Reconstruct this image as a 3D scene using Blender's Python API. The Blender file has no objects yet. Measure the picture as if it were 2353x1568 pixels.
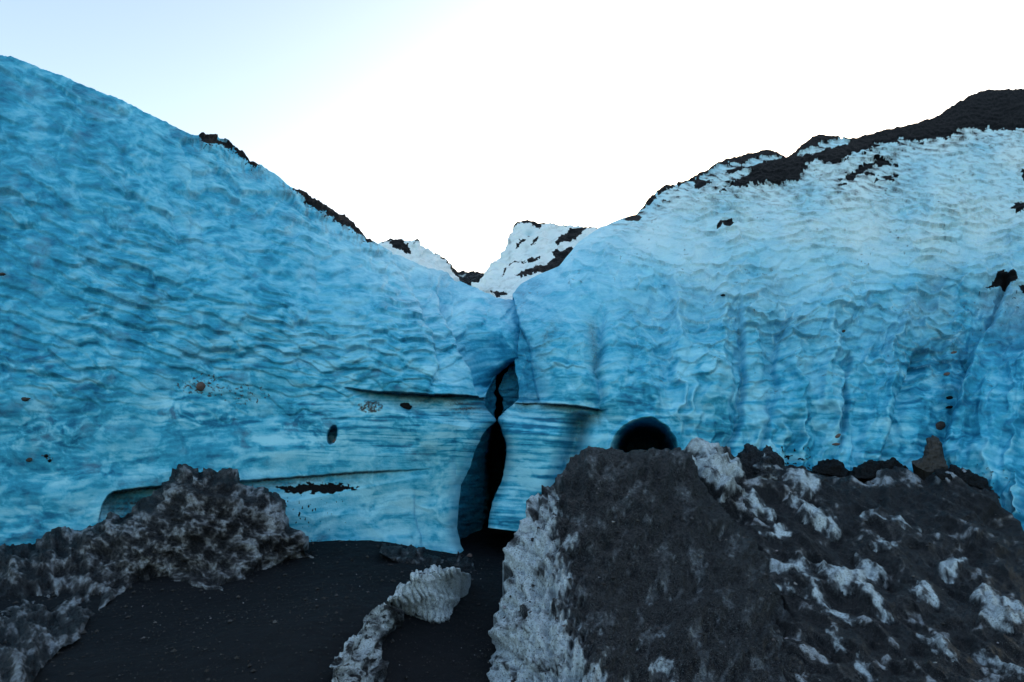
import bpy, math, random
import numpy as np
from math import radians

# ------------------------------------------------------------------ camera, sky, sun, exposure
SC = bpy.context.scene
COL = SC.collection
PITCH = radians(12.7)
CAMZ = 1.6
W, H = 2353.0, 1568.0            # sketch measures used while surveying the place
FPX = W * 18.0 / 36.0
cam = bpy.data.objects.new('camera', bpy.data.cameras.new('camera'))
COL.objects.link(cam)
cam.data.sensor_width = 36.0
cam.data.lens = 18.0
cam.data.clip_start = 0.05
cam.data.clip_end = 2000.0
cam.location = (0, 0, CAMZ)
cam.rotation_euler = (radians(90) + PITCH, 0, 0)
SC.camera = cam

SUN_EL, SUN_AZ = radians(8.0), radians(24.0)      # azimuth measured from +Y towards +X
world = bpy.data.worlds.new('World')
SC.world = world
world.use_nodes = True
wn = world.node_tree
bg = wn.nodes['Background']
sky = wn.nodes.new('ShaderNodeTexSky')
sky.sky_type = 'NISHITA'
sky.sun_disc = False
sky.sun_elevation = SUN_EL
sky.sun_rotation = SUN_AZ
sky.altitude = 200.0
sky.air_density = 1.0
sky.dust_density = 3.5
sky.ozone_density = 0.6
wn.links.new(sky.outputs[0], bg.inputs[0])
bg.inputs[1].default_value = 0.15
sun = bpy.data.objects.new('sun', bpy.data.lights.new('sun', 'SUN'))
COL.objects.link(sun)
sun.data.energy = 2.0
sun.data.angle = radians(0.53)
sun.data.color = (1.0, 0.93, 0.84)
sun.rotation_euler = (radians(90) - SUN_EL, 0, math.pi - SUN_AZ)
SC.view_settings.view_transform = 'Standard'
SC.view_settings.look = 'None'
SC.view_settings.exposure = 2.15
SC.view_settings.gamma = 1.0
SC.cycles.max_bounces = 6
SC.cycles.diffuse_bounces = 4

# ------------------------------------------------------------------ numeric helpers
cp, sp = math.cos(PITCH), math.sin(PITCH)

def unproj(px, py, D):
    x = (px - W / 2) / FPX
    u = (H / 2 - py) / FPX
    return np.stack([x * D, D * (cp - u * sp), CAMZ + D * (sp + u * cp)], -1)

def depth_of_Y(py, Y):
    u = (H / 2 - np.asarray(py, float)) / FPX
    return Y / (cp - u * sp)

def depth_of_z(py, z):
    u = (H / 2 - np.asarray(py, float)) / FPX
    return (z - CAMZ) / (sp + u * cp)

class RBF:
    """thin plate through scattered values"""
    def __init__(self, pts, vals, smooth=1e-4):
        p = np.asarray(pts, float); v = np.asarray(vals, float)
        n = len(p)
        r2 = ((p[:, None] - p[None]) ** 2).sum(-1)
        A = np.zeros((n + 3, n + 3))
        A[:n, :n] = 0.5 * r2 * np.log(r2 + 1e-12) + np.eye(n) * smooth
        A[:n, n] = 1; A[:n, n + 1:] = p
        A[n, :n] = 1; A[n + 1:, :n] = p.T
        self.p = p
        self.w = np.linalg.solve(A, np.concatenate([v, np.zeros(3)]))
    def __call__(self, x, y):
        n = len(self.p)
        out = self.w[n] + self.w[n + 1] * x + self.w[n + 2] * y
        for i in range(n):
            r2 = (x - self.p[i, 0]) ** 2 + (y - self.p[i, 1]) ** 2
            out = out + self.w[i] * 0.5 * r2 * np.log(r2 + 1e-12)
        return out

def depth_field(ctrl):
    a = np.array(ctrl, float)
    D = depth_of_Y(a[:, 1], a[:, 2])
    f = RBF(a[:, :2] / 1000.0, 1.0 / D)
    return lambda px, py: 1.0 / np.clip(f(px / 1000.0, py / 1000.0), 1 / 60.0, 1 / 1.2)

def ip(x, pts):
    a = np.array(pts, float)
    return np.interp(x, a[:, 0], a[:, 1])

def sst(a, b, x):
    t = np.clip((x - a) / (b - a), 0, 1)
    return t * t * (3 - 2 * t)

def hsh(ix, iy, seed):
    h = (ix.astype(np.int64) * 374761393 + iy.astype(np.int64) * 668265263 + seed * 974634653) & 0xFFFFFFFF
    h = ((h ^ (h >> 13)) * 1274126177) & 0xFFFFFFFF
    h = ((h ^ (h >> 16)) * 2246822519) & 0xFFFFFFFF
    return (h ^ (h >> 15)) & 0xFFFFFFFF

def noise(x, y, seed=0):
    x0 = np.floor(x); y0 = np.floor(y)
    fx = x - x0; fy = y - y0
    ux = fx * fx * fx * (fx * (fx * 6 - 15) + 10); uy = fy * fy * fy * (fy * (fy * 6 - 15) + 10)
    def g(i, j):
        a = hsh(x0 + i, y0 + j, seed) * (2 * math.pi / 4294967296.0)
        return np.cos(a) * (fx - i) + np.sin(a) * (fy - j)
    a = g(0, 0) * (1 - ux) + g(1, 0) * ux
    b = g(0, 1) * (1 - ux) + g(1, 1) * ux
    return (a * (1 - uy) + b * uy) * 1.5

def fbm(x, y, seed=0, o=4, gain=0.5):
    s = 0.0; a = 1.0
    for k in range(o):
        s = s + a * noise(x * 2 ** k + 13.7 * k, y * 2 ** k - 7.1 * k, seed + k)
        a *= gain
    return s

def ridged(x, y, seed=0, o=4):
    s = 0.0; a = 1.0
    for k in range(o):
        s = s + a * (1 - np.abs(noise(x * 2 ** k + 5.2 * k, y * 2 ** k + 1.3 * k, seed + k)) * 1.6)
        a *= 0.5
    return s

def cells(u, v, seed=0, jit=0.85):
    """nearest and second nearest feature of a jittered lattice, with the offset to the nearest"""
    iu = np.floor(u); iv = np.floor(v)
    f1 = np.full(u.shape, 9.0); f2 = np.full(u.shape, 9.0)
    ox = np.zeros(u.shape); oy = np.zeros(u.shape); rid = np.zeros(u.shape)
    for j in (-1, 0, 1):
        for i in (-1, 0, 1):
            h = hsh(iu + i, iv + j, seed)
            cx = iu + i + 0.5 + jit * ((h & 0xFFFF) / 65536.0 - 0.5)
            cy = iv + j + 0.5 + jit * ((h >> 16) / 65536.0 - 0.5)
            dx = u - cx; dy = v - cy
            d = dx * dx + dy * dy
            n = d < f1
            f2 = np.where(n, f1, np.minimum(f2, d))
            ox = np.where(n, dx, ox); oy = np.where(n, dy, oy)
            rid = np.where(n, (h & 0xFFF) / 4096.0, rid)
            f1 = np.where(n, d, f1)
    return np.sqrt(f1), np.sqrt(f2), ox, oy, rid

def scales(u, v, seed, cup, rampv, rnd, k=16.0, jit=0.85, p=2.0):
    """overlapping melt scales: each cell a shallow dish tilted by rampv, joined by short rounded steps"""
    iu = np.floor(u); iv = np.floor(v)
    num = np.zeros(u.shape); den = np.full(u.shape, 1e-9)
    for j in (-1, 0, 1):
        for i in (-1, 0, 1):
            h = hsh(iu + i, iv + j, seed)
            dx = u - (iu + i + 0.5 + jit * ((h & 0xFFFF) / 65536.0 - 0.5))
            dy = v - (iv + j + 0.5 + jit * ((h >> 16) / 65536.0 - 0.5))
            d = np.sqrt(dx * dx + dy * dy)
            w = np.exp(-k * d)
            num += w * (cup * d ** p + rampv * dy + rnd * ((h & 0xFFF) / 4096.0 - .5))
            den += w
    return num / den

def warp_axis(x, pts, lo, hi):
    """monotone coordinate whose unit is the locally wanted cell size"""
    g = np.linspace(lo, hi, 2000)
    s = 1.0 / ip(g, pts)
    c = np.concatenate([[0], np.cumsum((s[1:] + s[:-1]) / 2 * np.diff(g))])
    return np.interp(x, g, c)

def polysd(px, py, poly):
    """signed distance to a polygon, negative inside"""
    p = np.array(poly, float)
    d = np.full(px.shape, 1e9); ins = np.zeros(px.shape, bool)
    for i in range(len(p)):
        a = p[i]; b = p[(i + 1) % len(p)]
        e = b - a
        wx = px - a[0]; wy = py - a[1]
        t = np.clip((wx * e[0] + wy * e[1]) / (e @ e + 1e-9), 0, 1)
        d = np.minimum(d, (wx - t * e[0]) ** 2 + (wy - t * e[1]) ** 2)
        if a[1] != b[1]:
            c = ((a[1] > py) != (b[1] > py)) & (px < (b[0] - a[0]) * (py - a[1]) / (b[1] - a[1]) + a[0])
            ins ^= c
    d = np.sqrt(d)
    return np.where(ins, -d, d)

def polysd_near(px, py, poly, pad=60.0):
    p = np.array(poly, float)
    out = np.full(px.shape, pad)
    m = (px > p[:, 0].min() - pad) & (px < p[:, 0].max() + pad) & (py > p[:, 1].min() - pad) & (py < p[:, 1].max() + pad)
    if m.any():
        out[m] = np.minimum(polysd(px[m], py[m], poly), pad)
    return out

def crease(px, py, line, amp, wl, wr, fade=30.0):
    """one-sided groove along a roughly upright line: deep just left (wl) and right (wr) of it"""
    a = np.array(line, float)
    xl = np.interp(py, a[:, 1], a[:, 0])
    xl = xl + 5 * noise(py / 23.0, py * 0 + a[0, 0], 91) + 14 * noise(py / 75.0, py * 0 + a[0, 0] * .37, 93)
    d = px - xl
    m = sst(a[0, 1] - fade, a[0, 1] + fade, py) * (1 - sst(a[-1, 1] - fade, a[-1, 1] + fade, py))
    return amp * m * np.where(d < 0, np.exp(d / wl), np.exp(-d / wr))

# ------------------------------------------------------------------ mesh helpers
def new_mesh(name, verts, quads, mat, attr=None, parent=None, smooth=True):
    me = bpy.data.meshes.new(name)
    nv, nf = len(verts), len(quads)
    k = quads.shape[1]
    me.vertices.add(nv); me.loops.add(nf * k); me.polygons.add(nf)
    me.vertices.foreach_set('co', verts.astype(np.float32).ravel())
    me.polygons.foreach_set('loop_start', np.arange(0, nf * k, k, dtype=np.int32))
    me.loops.foreach_set('vertex_index', quads.astype(np.int32).ravel())
    me.update(calc_edges=True)
    me.polygons.foreach_set('use_smooth', np.full(nf, smooth))
    if attr is not None:
        a = me.attributes.new('look', 'FLOAT_COLOR', 'POINT')
        c = np.ones((nv, 4), np.float32); c[:, :attr.shape[1]] = attr
        a.data.foreach_set('color', c.ravel())
    me.materials.append(mat)
    o = bpy.data.objects.new(name, me)
    COL.objects.link(o)
    if parent is not None:
        o.parent = parent
        o.matrix_parent_inverse = parent.matrix_world.inverted()
        o.location = -parent.location
        o.matrix_parent_inverse.identity()
    return o

def grid_faces(nr, nc):
    i = np.arange(nr * nc).reshape(nr, nc)
    return np.stack([i[:-1, :-1], i[1:, :-1], i[1:, 1:], i[:-1, 1:]], -1)

def part_of_grid(name, P, sel, mat, attr, parent=None):
    nr, nc = P.shape[:2]
    f = grid_faces(nr, nc)[sel]
    if len(f) == 0:
        return None
    u, inv = np.unique(f.ravel(), return_inverse=True)
    return new_mesh(name, P.reshape(-1, 3)[u], inv.reshape(-1, 4), mat, attr.reshape(-1, attr.shape[-1])[u], parent)

def surf_normals(P):
    n = np.cross(np.gradient(P, axis=1), np.gradient(P, axis=0))
    n /= np.linalg.norm(n, axis=-1, keepdims=True) + 1e-12
    to = np.array([0, 0, CAMZ]) - P
    s = np.sign((n * to).sum(-1, keepdims=True)); s[s == 0] = 1
    n = n * s
    to[..., 2] *= .5
    to = to / (np.linalg.norm(to, axis=-1, keepdims=True) + 1e-9)
    n = n * .62 + to * .38
    return n / np.linalg.norm(n, axis=-1, keepdims=True)

def back_rows(P, bs, dz):
    """rows that carry a crest on, away from the front and down: the far side of a solid"""
    c = P[0]
    h = c - np.array([0, 0, CAMZ]); h[:, 2] = 0
    h /= np.linalg.norm(h, axis=1, keepdims=True)
    rows = []
    for b, z in zip(bs, dz):
        r = c + h * b
        r[:, 2] = c[:, 2] + z if z > -90 else -0.6
        rows.append(r)
    return np.array(rows[::-1])

def ext_rows(A, top=0, bottom=0):
    L = []
    if top: L.append(np.repeat(A[:1], top, 0))
    L.append(A)
    if bottom: L.append(np.repeat(A[-1:], bottom, 0))
    return np.concatenate(L, 0)

def thing(name, label, cat, loc=(0, 0, 0), group=None):
    o = bpy.data.objects.new(name, None)
    COL.objects.link(o)
    o.location = loc
    tag(o, label, cat, group)
    bpy.context.view_layer.update()
    return o

def tag(o, label=None, cat=None, group=None, kind=None):
    if label: o['label'] = label
    if cat: o['category'] = cat
    if group: o['group'] = group
    if kind: o['kind'] = kind
    return o

# ------------------------------------------------------------------ materials
def nodes_of(name):
    m = bpy.data.materials.new(name)
    m.use_nodes = True
    nt = m.node_tree
    return m, nt, nt.nodes['Principled BSDF']

def N(nt, t, **kw):
    n = nt.nodes.new(t)
    for k, v in kw.items():
        setattr(n, k, v)
    return n

def mixc(nt, fac, a, b, mode='MIX'):
    n = N(nt, 'ShaderNodeMix', data_type='RGBA', blend_type=mode)
    for s, v in ((n.inputs[0], fac), (n.inputs[6], a), (n.inputs[7], b)):
        if hasattr(v, 'is_linked'): nt.links.new(v, s)
        elif isinstance(v, tuple): s.default_value = v + (1,)
        else: s.default_value = v
    return n.outputs[2]

def ramp(nt, fac, a, b):
    n = N(nt, 'ShaderNodeMapRange')
    nt.links.new(fac, n.inputs[0])
    n.inputs[1].default_value = a; n.inputs[2].default_value = b
    return n.outputs[0]

def tex(nt, scale, detail=4, rough=0.55, kind='noise', stretch=None):
    co = N(nt, 'ShaderNodeTexCoord').outputs['Object']
    if stretch:
        mp = N(nt, 'ShaderNodeMapping'); mp.inputs['Scale'].default_value = stretch
        nt.links.new(co, mp.inputs[0]); co = mp.outputs[0]
    if kind == 'noise':
        t = N(nt, 'ShaderNodeTexNoise')
        t.inputs['Detail'].default_value = detail; t.inputs['Roughness'].default_value = rough
    else:
        t = N(nt, 'ShaderNodeTexVoronoi')
    t.inputs['Scale'].default_value = scale
    nt.links.new(co, t.inputs['Vector'])
    return t

def bump(nt, bsdf, h, strength, dist):
    b = N(nt, 'ShaderNodeBump')
    b.inputs['Strength'].default_value = strength; b.inputs['Distance'].default_value = dist
    nt.links.new(h, b.inputs['Height']); nt.links.new(b.outputs[0], bsdf.inputs['Normal'])

def mat_ice(name, deep, mid, pale, crust):
    m, nt, b = nodes_of(name)
    at = N(nt, 'ShaderNodeAttribute', attribute_name='look')
    se = N(nt, 'ShaderNodeSeparateColor'); nt.links.new(at.outputs['Color'], se.inputs[0])
    n1 = tex(nt, 9.0, 9, 0.72)
    ad = N(nt, 'ShaderNodeMath', operation='MULTIPLY_ADD')
    nt.links.new(n1.outputs[0], ad.inputs[0]); ad.inputs[1].default_value = 0.8; nt.links.new(se.outputs[0], ad.inputs[2])
    c = mixc(nt, ramp(nt, ad.outputs[0], 0.25, 0.85), deep, mid)
    c = mixc(nt, ramp(nt, ad.outputs[0], 0.75, 1.4), c, pale)
    n2 = tex(nt, 55.0, 3, 0.7)
    ad2 = N(nt, 'ShaderNodeMath', operation='MULTIPLY')
    nt.links.new(se.outputs[1], ad2.inputs[0]); nt.links.new(ramp(nt, n2.outputs[0], 0.15, 0.6), ad2.inputs[1])
    c = mixc(nt, ad2.outputs[0], c, crust)
    n3 = tex(nt, 30.0, 4, 0.7)
    ad3 = N(nt, 'ShaderNodeMath', operation='MULTIPLY')
    nt.links.new(se.outputs[2], ad3.inputs[0]); nt.links.new(ramp(nt, n3.outputs[0], 0.25, 0.6), ad3.inputs[1])
    c = mixc(nt, ad3.outputs[0], c, (0.045, 0.042, 0.040))
    # fine specks of ash frozen into the surface
    v = tex(nt, 38.0, kind='voronoi')
    c = mixc(nt, ramp(nt, v.outputs['Distance'], 0.10, 0.05), c, mixc(nt, 0.65, c, (0.02, 0.02, 0.025)))
    nt.links.new(c, b.inputs['Base Color'])
    b.inputs['Roughness'].default_value = 0.55
    b.inputs['Specular IOR Level'].default_value = 0.3
    b.inputs['IOR'].default_value = 1.31
    n4 = tex(nt, 30.0, 6, 0.72)
    wp = tex(nt, 4.0, 2, 0.5)
    mp = N(nt, 'ShaderNodeMapping'); mp.inputs['Scale'].default_value = (3.6, 3.6, 9.0)
    co = N(nt, 'ShaderNodeTexCoord').outputs['Object']
    va = N(nt, 'ShaderNodeVectorMath', operation='MULTIPLY_ADD')
    nt.links.new(wp.outputs['Color'], va.inputs[0]); va.inputs[1].default_value = (.35, .35, .22); nt.links.new(co, va.inputs[2])
    nt.links.new(va.outputs[0], mp.inputs[0])
    vs = N(nt, 'ShaderNodeTexVoronoi', feature='SMOOTH_F1'); vs.inputs['Smoothness'].default_value = 0.18; vs.inputs['Scale'].default_value = 1.0
    nt.links.new(mp.outputs[0], vs.inputs['Vector'])
    pw = N(nt, 'ShaderNodeMath', operation='MULTIPLY'); nt.links.new(vs.outputs['Distance'], pw.inputs[0]); nt.links.new(at.outputs['Alpha'], pw.inputs[1])
    sm = N(nt, 'ShaderNodeMath', operation='MULTIPLY_ADD'); nt.links.new(n4.outputs[0], sm.inputs[0]); sm.inputs[1].default_value = .35; nt.links.new(pw.outputs[0], sm.inputs[2])
    bump(nt, b, sm.outputs[0], 0.75, 0.045)
    return m

def mat_gravel(name, dark, light, scale=90.0, bs=0.7):
    m, nt, b = nodes_of(name)
    n1 = tex(nt, scale, 5, 0.75)
    n2 = tex(nt, 3.0, 5, 0.6)
    c = mixc(nt, ramp(nt, n1.outputs[0], 0.40, 0.75), dark, light)
    c = mixc(nt, ramp(nt, n2.outputs[0], 0.35, 0.7), c, mixc(nt, 0.5, c, dark))
    v = tex(nt, 45.0, kind='voronoi')
    c = mixc(nt, ramp(nt, v.outputs['Distance'], 0.09, 0.05), c, tuple(3.0 * q for q in light))
    nt.links.new(c, b.inputs['Base Color'])
    b.inputs['Roughness'].default_value = 0.8
    b.inputs['Specular IOR Level'].default_value = 0.12
    bump(nt, b, n1.outputs[0], bs, 0.03)
    return m

def mat_dirty(name, ice, mid, dirt):
    """dirty ice: look.r = bare ice, look.g = stain, broken up by noise"""
    m, nt, b = nodes_of(name)
    at = N(nt, 'ShaderNodeAttribute', attribute_name='look')
    se = N(nt, 'ShaderNodeSeparateColor'); nt.links.new(at.outputs['Color'], se.inputs[0])
    n1 = tex(nt, 14.0, 8, 0.72)
    ad = N(nt, 'ShaderNodeMath', operation='MULTIPLY_ADD')
    nt.links.new(n1.outputs[0], ad.inputs[0]); ad.inputs[1].default_value = 0.8; nt.links.new(se.outputs[0], ad.inputs[2])
    a3 = N(nt, 'ShaderNodeMath', operation='ADD'); nt.links.new(ad.outputs[0], a3.inputs[0]); a3.inputs[1].default_value = 0.25; ad = a3
    c = mixc(nt, ramp(nt, ad.outputs[0], 0.70, 1.12), dirt, mid)
    c = mixc(nt, ramp(nt, ad.outputs[0], 1.0, 1.5), c, ice)
    n2 = tex(nt, 70.0, 5, 0.75)
    c = mixc(nt, ramp(nt, n2.outputs[0], 0.50, 0.60), c, mixc(nt, 0.7, c, dirt))
    n5 = tex(nt, 190.0, 2, 0.6)
    c = mixc(nt, ramp(nt, n5.outputs[0], 0.60, 0.68), c, mixc(nt, 0.35, c, ice))
    nt.links.new(c, b.inputs['Base Color'])
    b.inputs['Roughness'].default_value = 0.6
    b.inputs['Specular IOR Level'].default_value = 0.2
    n3 = tex(nt, 40.0, 7, 0.75)
    bump(nt, b, n3.outputs[0], 0.9, 0.04)
    return m

M_ICE = mat_ice('blue_ice', (0.008, 0.142, 0.268), (0.042, 0.385, 0.590), (0.270, 0.650, 0.820), (0.600, 0.770, 0.800))
M_OLD = mat_ice('weathered_ice', (0.16, 0.40, 0.50), (0.38, 0.60, 0.68), (0.62, 0.76, 0.80), (0.74, 0.81, 0.83))
M_DEEP_SHADED = mat_ice('shaded_deep_ice', (0.008, 0.130, 0.230), (0.024, 0.300, 0.480), (0.080, 0.450, 0.620), (0.20, 0.50, 0.62))  # darker blue of inner ice, with crevice shade put into the colour
M_ASH = mat_gravel('black_ash', (0.003, 0.0036, 0.0048), (0.012, 0.0138, 0.0165), 60.0)
M_SAND = mat_gravel('black_sand', (0.0024, 0.0032, 0.0048), (0.0120, 0.0155, 0.0225), 140.0, 0.5)
M_DIRTY = mat_dirty('dirty_ice', (0.54, 0.65, 0.73), (0.068, 0.080, 0.096), (0.0036, 0.0052, 0.0086))
M_MUDDY = mat_dirty('muddy_ice', (0.36, 0.41, 0.47), (0.068, 0.071, 0.078), (0.0042, 0.0058, 0.0092))
M_STONE = mat_gravel('stone', (0.035, 0.034, 0.034), (0.090, 0.085, 0.082), 30.0)
M_RED = mat_gravel('reddish_stone', (0.10, 0.075, 0.070), (0.19, 0.14, 0.13), 40.0)

# ------------------------------------------------------------------ ground
def world_ctrl(lst):
    out = []
    for px, py, z in lst:
        P = unproj(np.float64(px), np.float64(py), depth_of_z(py, z))
        out.append((P[0], P[1], z))
    return out
gc = world_ctrl([(60, 1568, .30), (300, 1568, .27), (600, 1400, .22), (700, 1280, .30), (870, 1242, .32), (950, 1300, .2),
                 (850, 1400, .26), (790, 1480, .26), (500, 1568, .25), (740, 1568, .22), (1100, 1568, 0.0), (1090, 1400, 0.0),
                 (1100, 1300, 0.0), (930, 1568, -.02), (865, 1568, .02), (985, 1480, .0), (1130, 1240, .03), (1200, 1215, .05), (400, 1480, .24)])
gc += [(-14, -6, 0), (14, -6, 0), (0, -8, 0), (-14, 20, 0), (14, 20, 0), (-9, 3, .3), (9, 3, .2), (0, 16, 0), (0, 1, .05), (-3, 1, .15), (2, 6, 0), (5, 6, 0)]
gcn = np.array(gc)
gz = RBF(gcn[:, :2] / 10, gcn[:, 2], 1e-3)
def axis(lo, hi, step, far):
    core = np.arange(lo, hi, step)
    g = []; d = step
    while sum(g) < far:
        d *= 1.18; g.append(d)
    g = np.cumsum(g)
    return np.concatenate([(lo - g)[::-1], core, hi + g])
gx = axis(-7.5, 4.5, 0.03, 300); gy = axis(2.2, 10.5, 0.03, 300)
GX, GY = np.meshgrid(gx, gy)
rr = np.hypot(GX, GY - 5)
GZ = np.clip(gz(GX / 10, GY / 10), -0.15, 0.5) * (1 - sst(10, 20, rr))
def ground_height(x, y):
    return np.clip(gz(x / 10, y / 10), -0.15, 0.5) * (1 - sst(10, 20, np.hypot(x, y - 5)))
GZ = GZ + 0.018 * fbm(GX * 1.5, GY * 1.5, 5) + 0.006 * fbm(GX * 9, GY * 9, 6, 3) * (rr < 14)
ground = new_mesh('ground', np.stack([GX, GY, GZ], -1).reshape(-1, 3), grid_faces(*GX.shape).reshape(-1, 4), M_SAND)
tag(ground, 'black volcanic sand floor', kind='structure')

# ------------------------------------------------------------------ left ice wall
SKY_L = [(-600, -110), (-300, 15), (-100, 90), (0, 125), (40, 135), (70, 147), (110, 163), (145, 174), (180, 190), (230, 211), (280, 230),
         (350, 265), (400, 290), (440, 309), (455, 309), (466, 308), (476, 312), (500, 312), (515, 321), (530, 329), (545, 342),
         (560, 352), (575, 371), (600, 380), (640, 405), (668, 431), (680, 436), (700, 441), (712, 452), (730, 461), (745, 472), (762, 482), (775, 494), (792, 497), (805, 508), (822, 528),
         (845, 549), (872, 560), (893, 574), (937, 588), (980, 610), (1040, 625), (1058, 640), (1095, 652), (1135, 670), (1165, 683),
         (1190, 688), (1240, 690)]
XE_L = [(600, 1215), (690, 1212), (760, 1212), (800, 1205), (822, 1200), (832, 1176), (845, 1162), (863, 1139), (893, 1121), (915, 1113),
        (930, 1113), (944, 1119), (960, 1136), (968, 1139), (982, 1122), (998, 1108), (1034, 1091), (1078, 1077), (1115, 1058),
        (1159, 1053), (1214, 1049), (1250, 1057), (1269, 1066), (1285, 1068), (1400, 1072)]
CTRL_L = [(-500, 1400, 5.4), (-500, 700, 5.8), (-500, 0, 7.6),
          (0, 1300, 6.6), (0, 900, 6.6), (0, 500, 7.2), (0, 130, 8.8),
          (300, 1200, 7.3), (300, 900, 7.3), (300, 500, 8.1), (300, 240, 10.0),
          (600, 1200, 8.0), (600, 900, 8.0), (600, 600, 8.9), (600, 385, 11.6),
          (800, 1200, 8.35), (800, 900, 8.2), (800, 700, 9.0), (800, 510, 12.6),
          (950, 1280, 8.5), (950, 900, 8.4), (950, 720, 9.4), (950, 595, 13.8),
          (1050, 1290, 8.6), (1050, 1150, 8.7), (1040, 900, 8.5), (1050, 750, 9.9), (1060, 645, 15),
          (1130, 960, 8.9), (1115, 900, 9.2), (1100, 830, 9.6), (1150, 790, 10.1), (1150, 735, 11.0), (1160, 688, 14), (1240, 800, 10.6), (1180, 760, 10.5), (1240, 690, 15)]

def left_wall():
    nr, nc = 560, 860
    xc = np.concatenate([np.linspace(-500, -20, 60)[:-1], np.linspace(-20, 1240, nc - 59)])
    t = np.linspace(0, 1, nr) ** 1.06
    top = ip(xc, SKY_L) + 2.2 * fbm(xc / 17.0, xc * 0, 31, 3)
    bot = ip(xc, [(-500, 1520), (0, 1400), (300, 1370), (600, 1345), (1240, 1335)])
    py = top[None] + t[:, None] * (bot - top)[None]
    pxc = np.repeat(xc[None], nr, 0)
    xe = ip(py, XE_L) + 1.5 * noise(py / 14.0, py * 0 + 3, 17)
    px = np.where(pxc < 850, pxc, 850 + (pxc - 850) * (xe - 850) / (1240 - 850.0))
    D = depth_field(CTRL_L)(px, py)
    low = sst(800, 860, py)
    D = D + 0.40 * np.exp(-np.clip(xe - px, 0, None) / 11.0) * low + 0.6 * np.exp(-np.clip(xe - px, 0, None) / 10.0) * (1 - low)
    # underside of the two old water lines
    ix = lambda p: ip(px, p)
    yl = ix([(790, 889), (850, 900), (950, 906), (1050, 910), (1112, 914), (1140, 920)]) + 1.2 * noise(px / 20, px * 0, 3)
    A = ix([(788, 0), (800, .10), (860, .28), (950, .42), (1112, .42)])
    hh = ix([(790, 6), (850, 28), (930, 48), (1000, 62), (1112, 75)])
    b = py - yl
    cav1 = A * np.clip(1 - b / hh, 0, 1) ** 0.8 * sst(-2.0, 2.0, b)
    yl2 = ix([(228, 1195), (236, 1160), (248, 1140), (264, 1131), (330, 1122), (450, 1112), (590, 1104), (700, 1096), (830, 1085), (930, 1081), (1000, 1078)])
    yl2 = yl2 + 1.5 * noise(px / 25, px * 0, 4)
    A2 = ix([(226, 0), (240, .16), (264, .34), (500, .28), (590, .15), (800, .10), (940, .04), (1000, 0)])
    h2 = ix([(226, 30), (264, 85), (400, 85), (600, 60), (800, 42), (940, 20)])
    b2 = py - yl2
    cav2 = A2 * np.clip(1 - b2 / h2, 0, 1) ** 0.8 * sst(-2.0, 2.0, b2)
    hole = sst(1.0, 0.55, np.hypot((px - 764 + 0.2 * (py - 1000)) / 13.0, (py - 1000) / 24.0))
    xm = ip(py, [(600, 985), (662, 1014), (753, 1040), (808, 1069), (860, 1090), (900, 1106), (930, 1120)]) + 3 * noise(py / 17, py * 0, 92)
    bowl = sst(680, 810, py) * sst(905, 880, py)
    D = D + bowl * (.55 * sst(-2, 12, px - xm) + .75 * np.sin(np.pi * np.clip((px - xm) / 110.0, 0, 1)))
    D = D + cav1 + cav2 + 0.45 * hole * (px > 740)
    P = unproj(px, py, D)
    Nn = surf_normals(unproj(px, py, depth_field(CTRL_L)(px, py)))
    # melt scallops: overlapping lobes hanging down to the right
    wx = 22 * fbm(px / 110, py / 80, 41, 3); wy = 13 * fbm(px / 90, py / 70, 45, 3)
    sh = warp_axis(px, [(-600, 1 / .52), (0, 1 / .52), (400, 1 / .44), (800, 1 / .28), (1000, 1 / .12), (1250, 1 / .02)], -600, 1300)
    qx = px + wx
    qy = py + wy - sh * (1 - 0.25 * sst(500, 950, py))
    U = warp_axis(qx, [(-600, 105), (0, 92), (400, 76), (800, 52), (1000, 38), (1200, 28)], -800, 1500)
    V = warp_axis(qy, [(-700, 32), (0, 36), (300, 36), (600, 31), (900, 38)], -1300, 1600) * (1 + 0.000 * px)
    f1, f2, ox, oy, rid = cells(U, V, 7, .95)
    g1, g2, px2, py2, rid2 = cells(U * 1.75 + 3.3 + 0.25 * ox, V * 1.6 + 1.7, 19)
    amp = (0.010 + 0.9 * sst(1010, 820, py)) * (0.55 + 0.9 * sst(-.5, .6, fbm(px / 210, py / 140, 77, 3)))
    amp = amp * ip(px, [(-500, 1), (800, 1), (1050, .75), (1240, .45)])
    amp = amp * (1 - 0.75 * sst(1060, 1100, px) * sst(720, 780, py))
    lobe = scales(U, V, 7, -.75, 1.0, .40, 24.0, .95)
    lobe2 = scales(U * 1.75 + 3.3, V * 1.6 + 1.7, 19, -.4, .7, .3, 18.0)
    sc = D / 9.0
    disp = sc * amp * (0.080 * lobe + 0.036 * lobe2)
    # broad swells, facets of the smooth lower ice, upright ribs
    disp *= .25 + .75 * sst(0, 26, py - top[None])
    disp += sc * 0.10 * fbm(px / 260, py / 200, 50, 3) * sst(0, 40, py - top[None])
    kf1, kf2, kx, ky, kr = cells((px + 1.6 * wx) / 165, (py + 2 * wy) / 120, 23)
    lowz = sst(860, 980, py)
    disp += lowz * (0.05 * kf1 ** 2 + 0.02 * (kr - .5) * sst(0, .3, kf2 - kf1)) * sst(1140, 1050, px)
    disp += 0.0
    disp -= crease(px, py, [(905, 590), (912, 603), (960, 669), (996, 761), (1007, 841), (985, 893)], .13, 3, 36)
    disp -= crease(px, py, [(1010, 650), (1014, 662), (1040, 753), (1069, 808), (1091, 860), (1096, 900)], .28, 2.5, 40)
    disp -= crease(px, py, [(948, 1140), (952, 1180), (958, 1230), (985, 1300)], .06, 2.5, 40)
    disp -= crease(px, py, [(700, 440), (720, 560), (735, 700)], .06, 10, 25)
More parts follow.
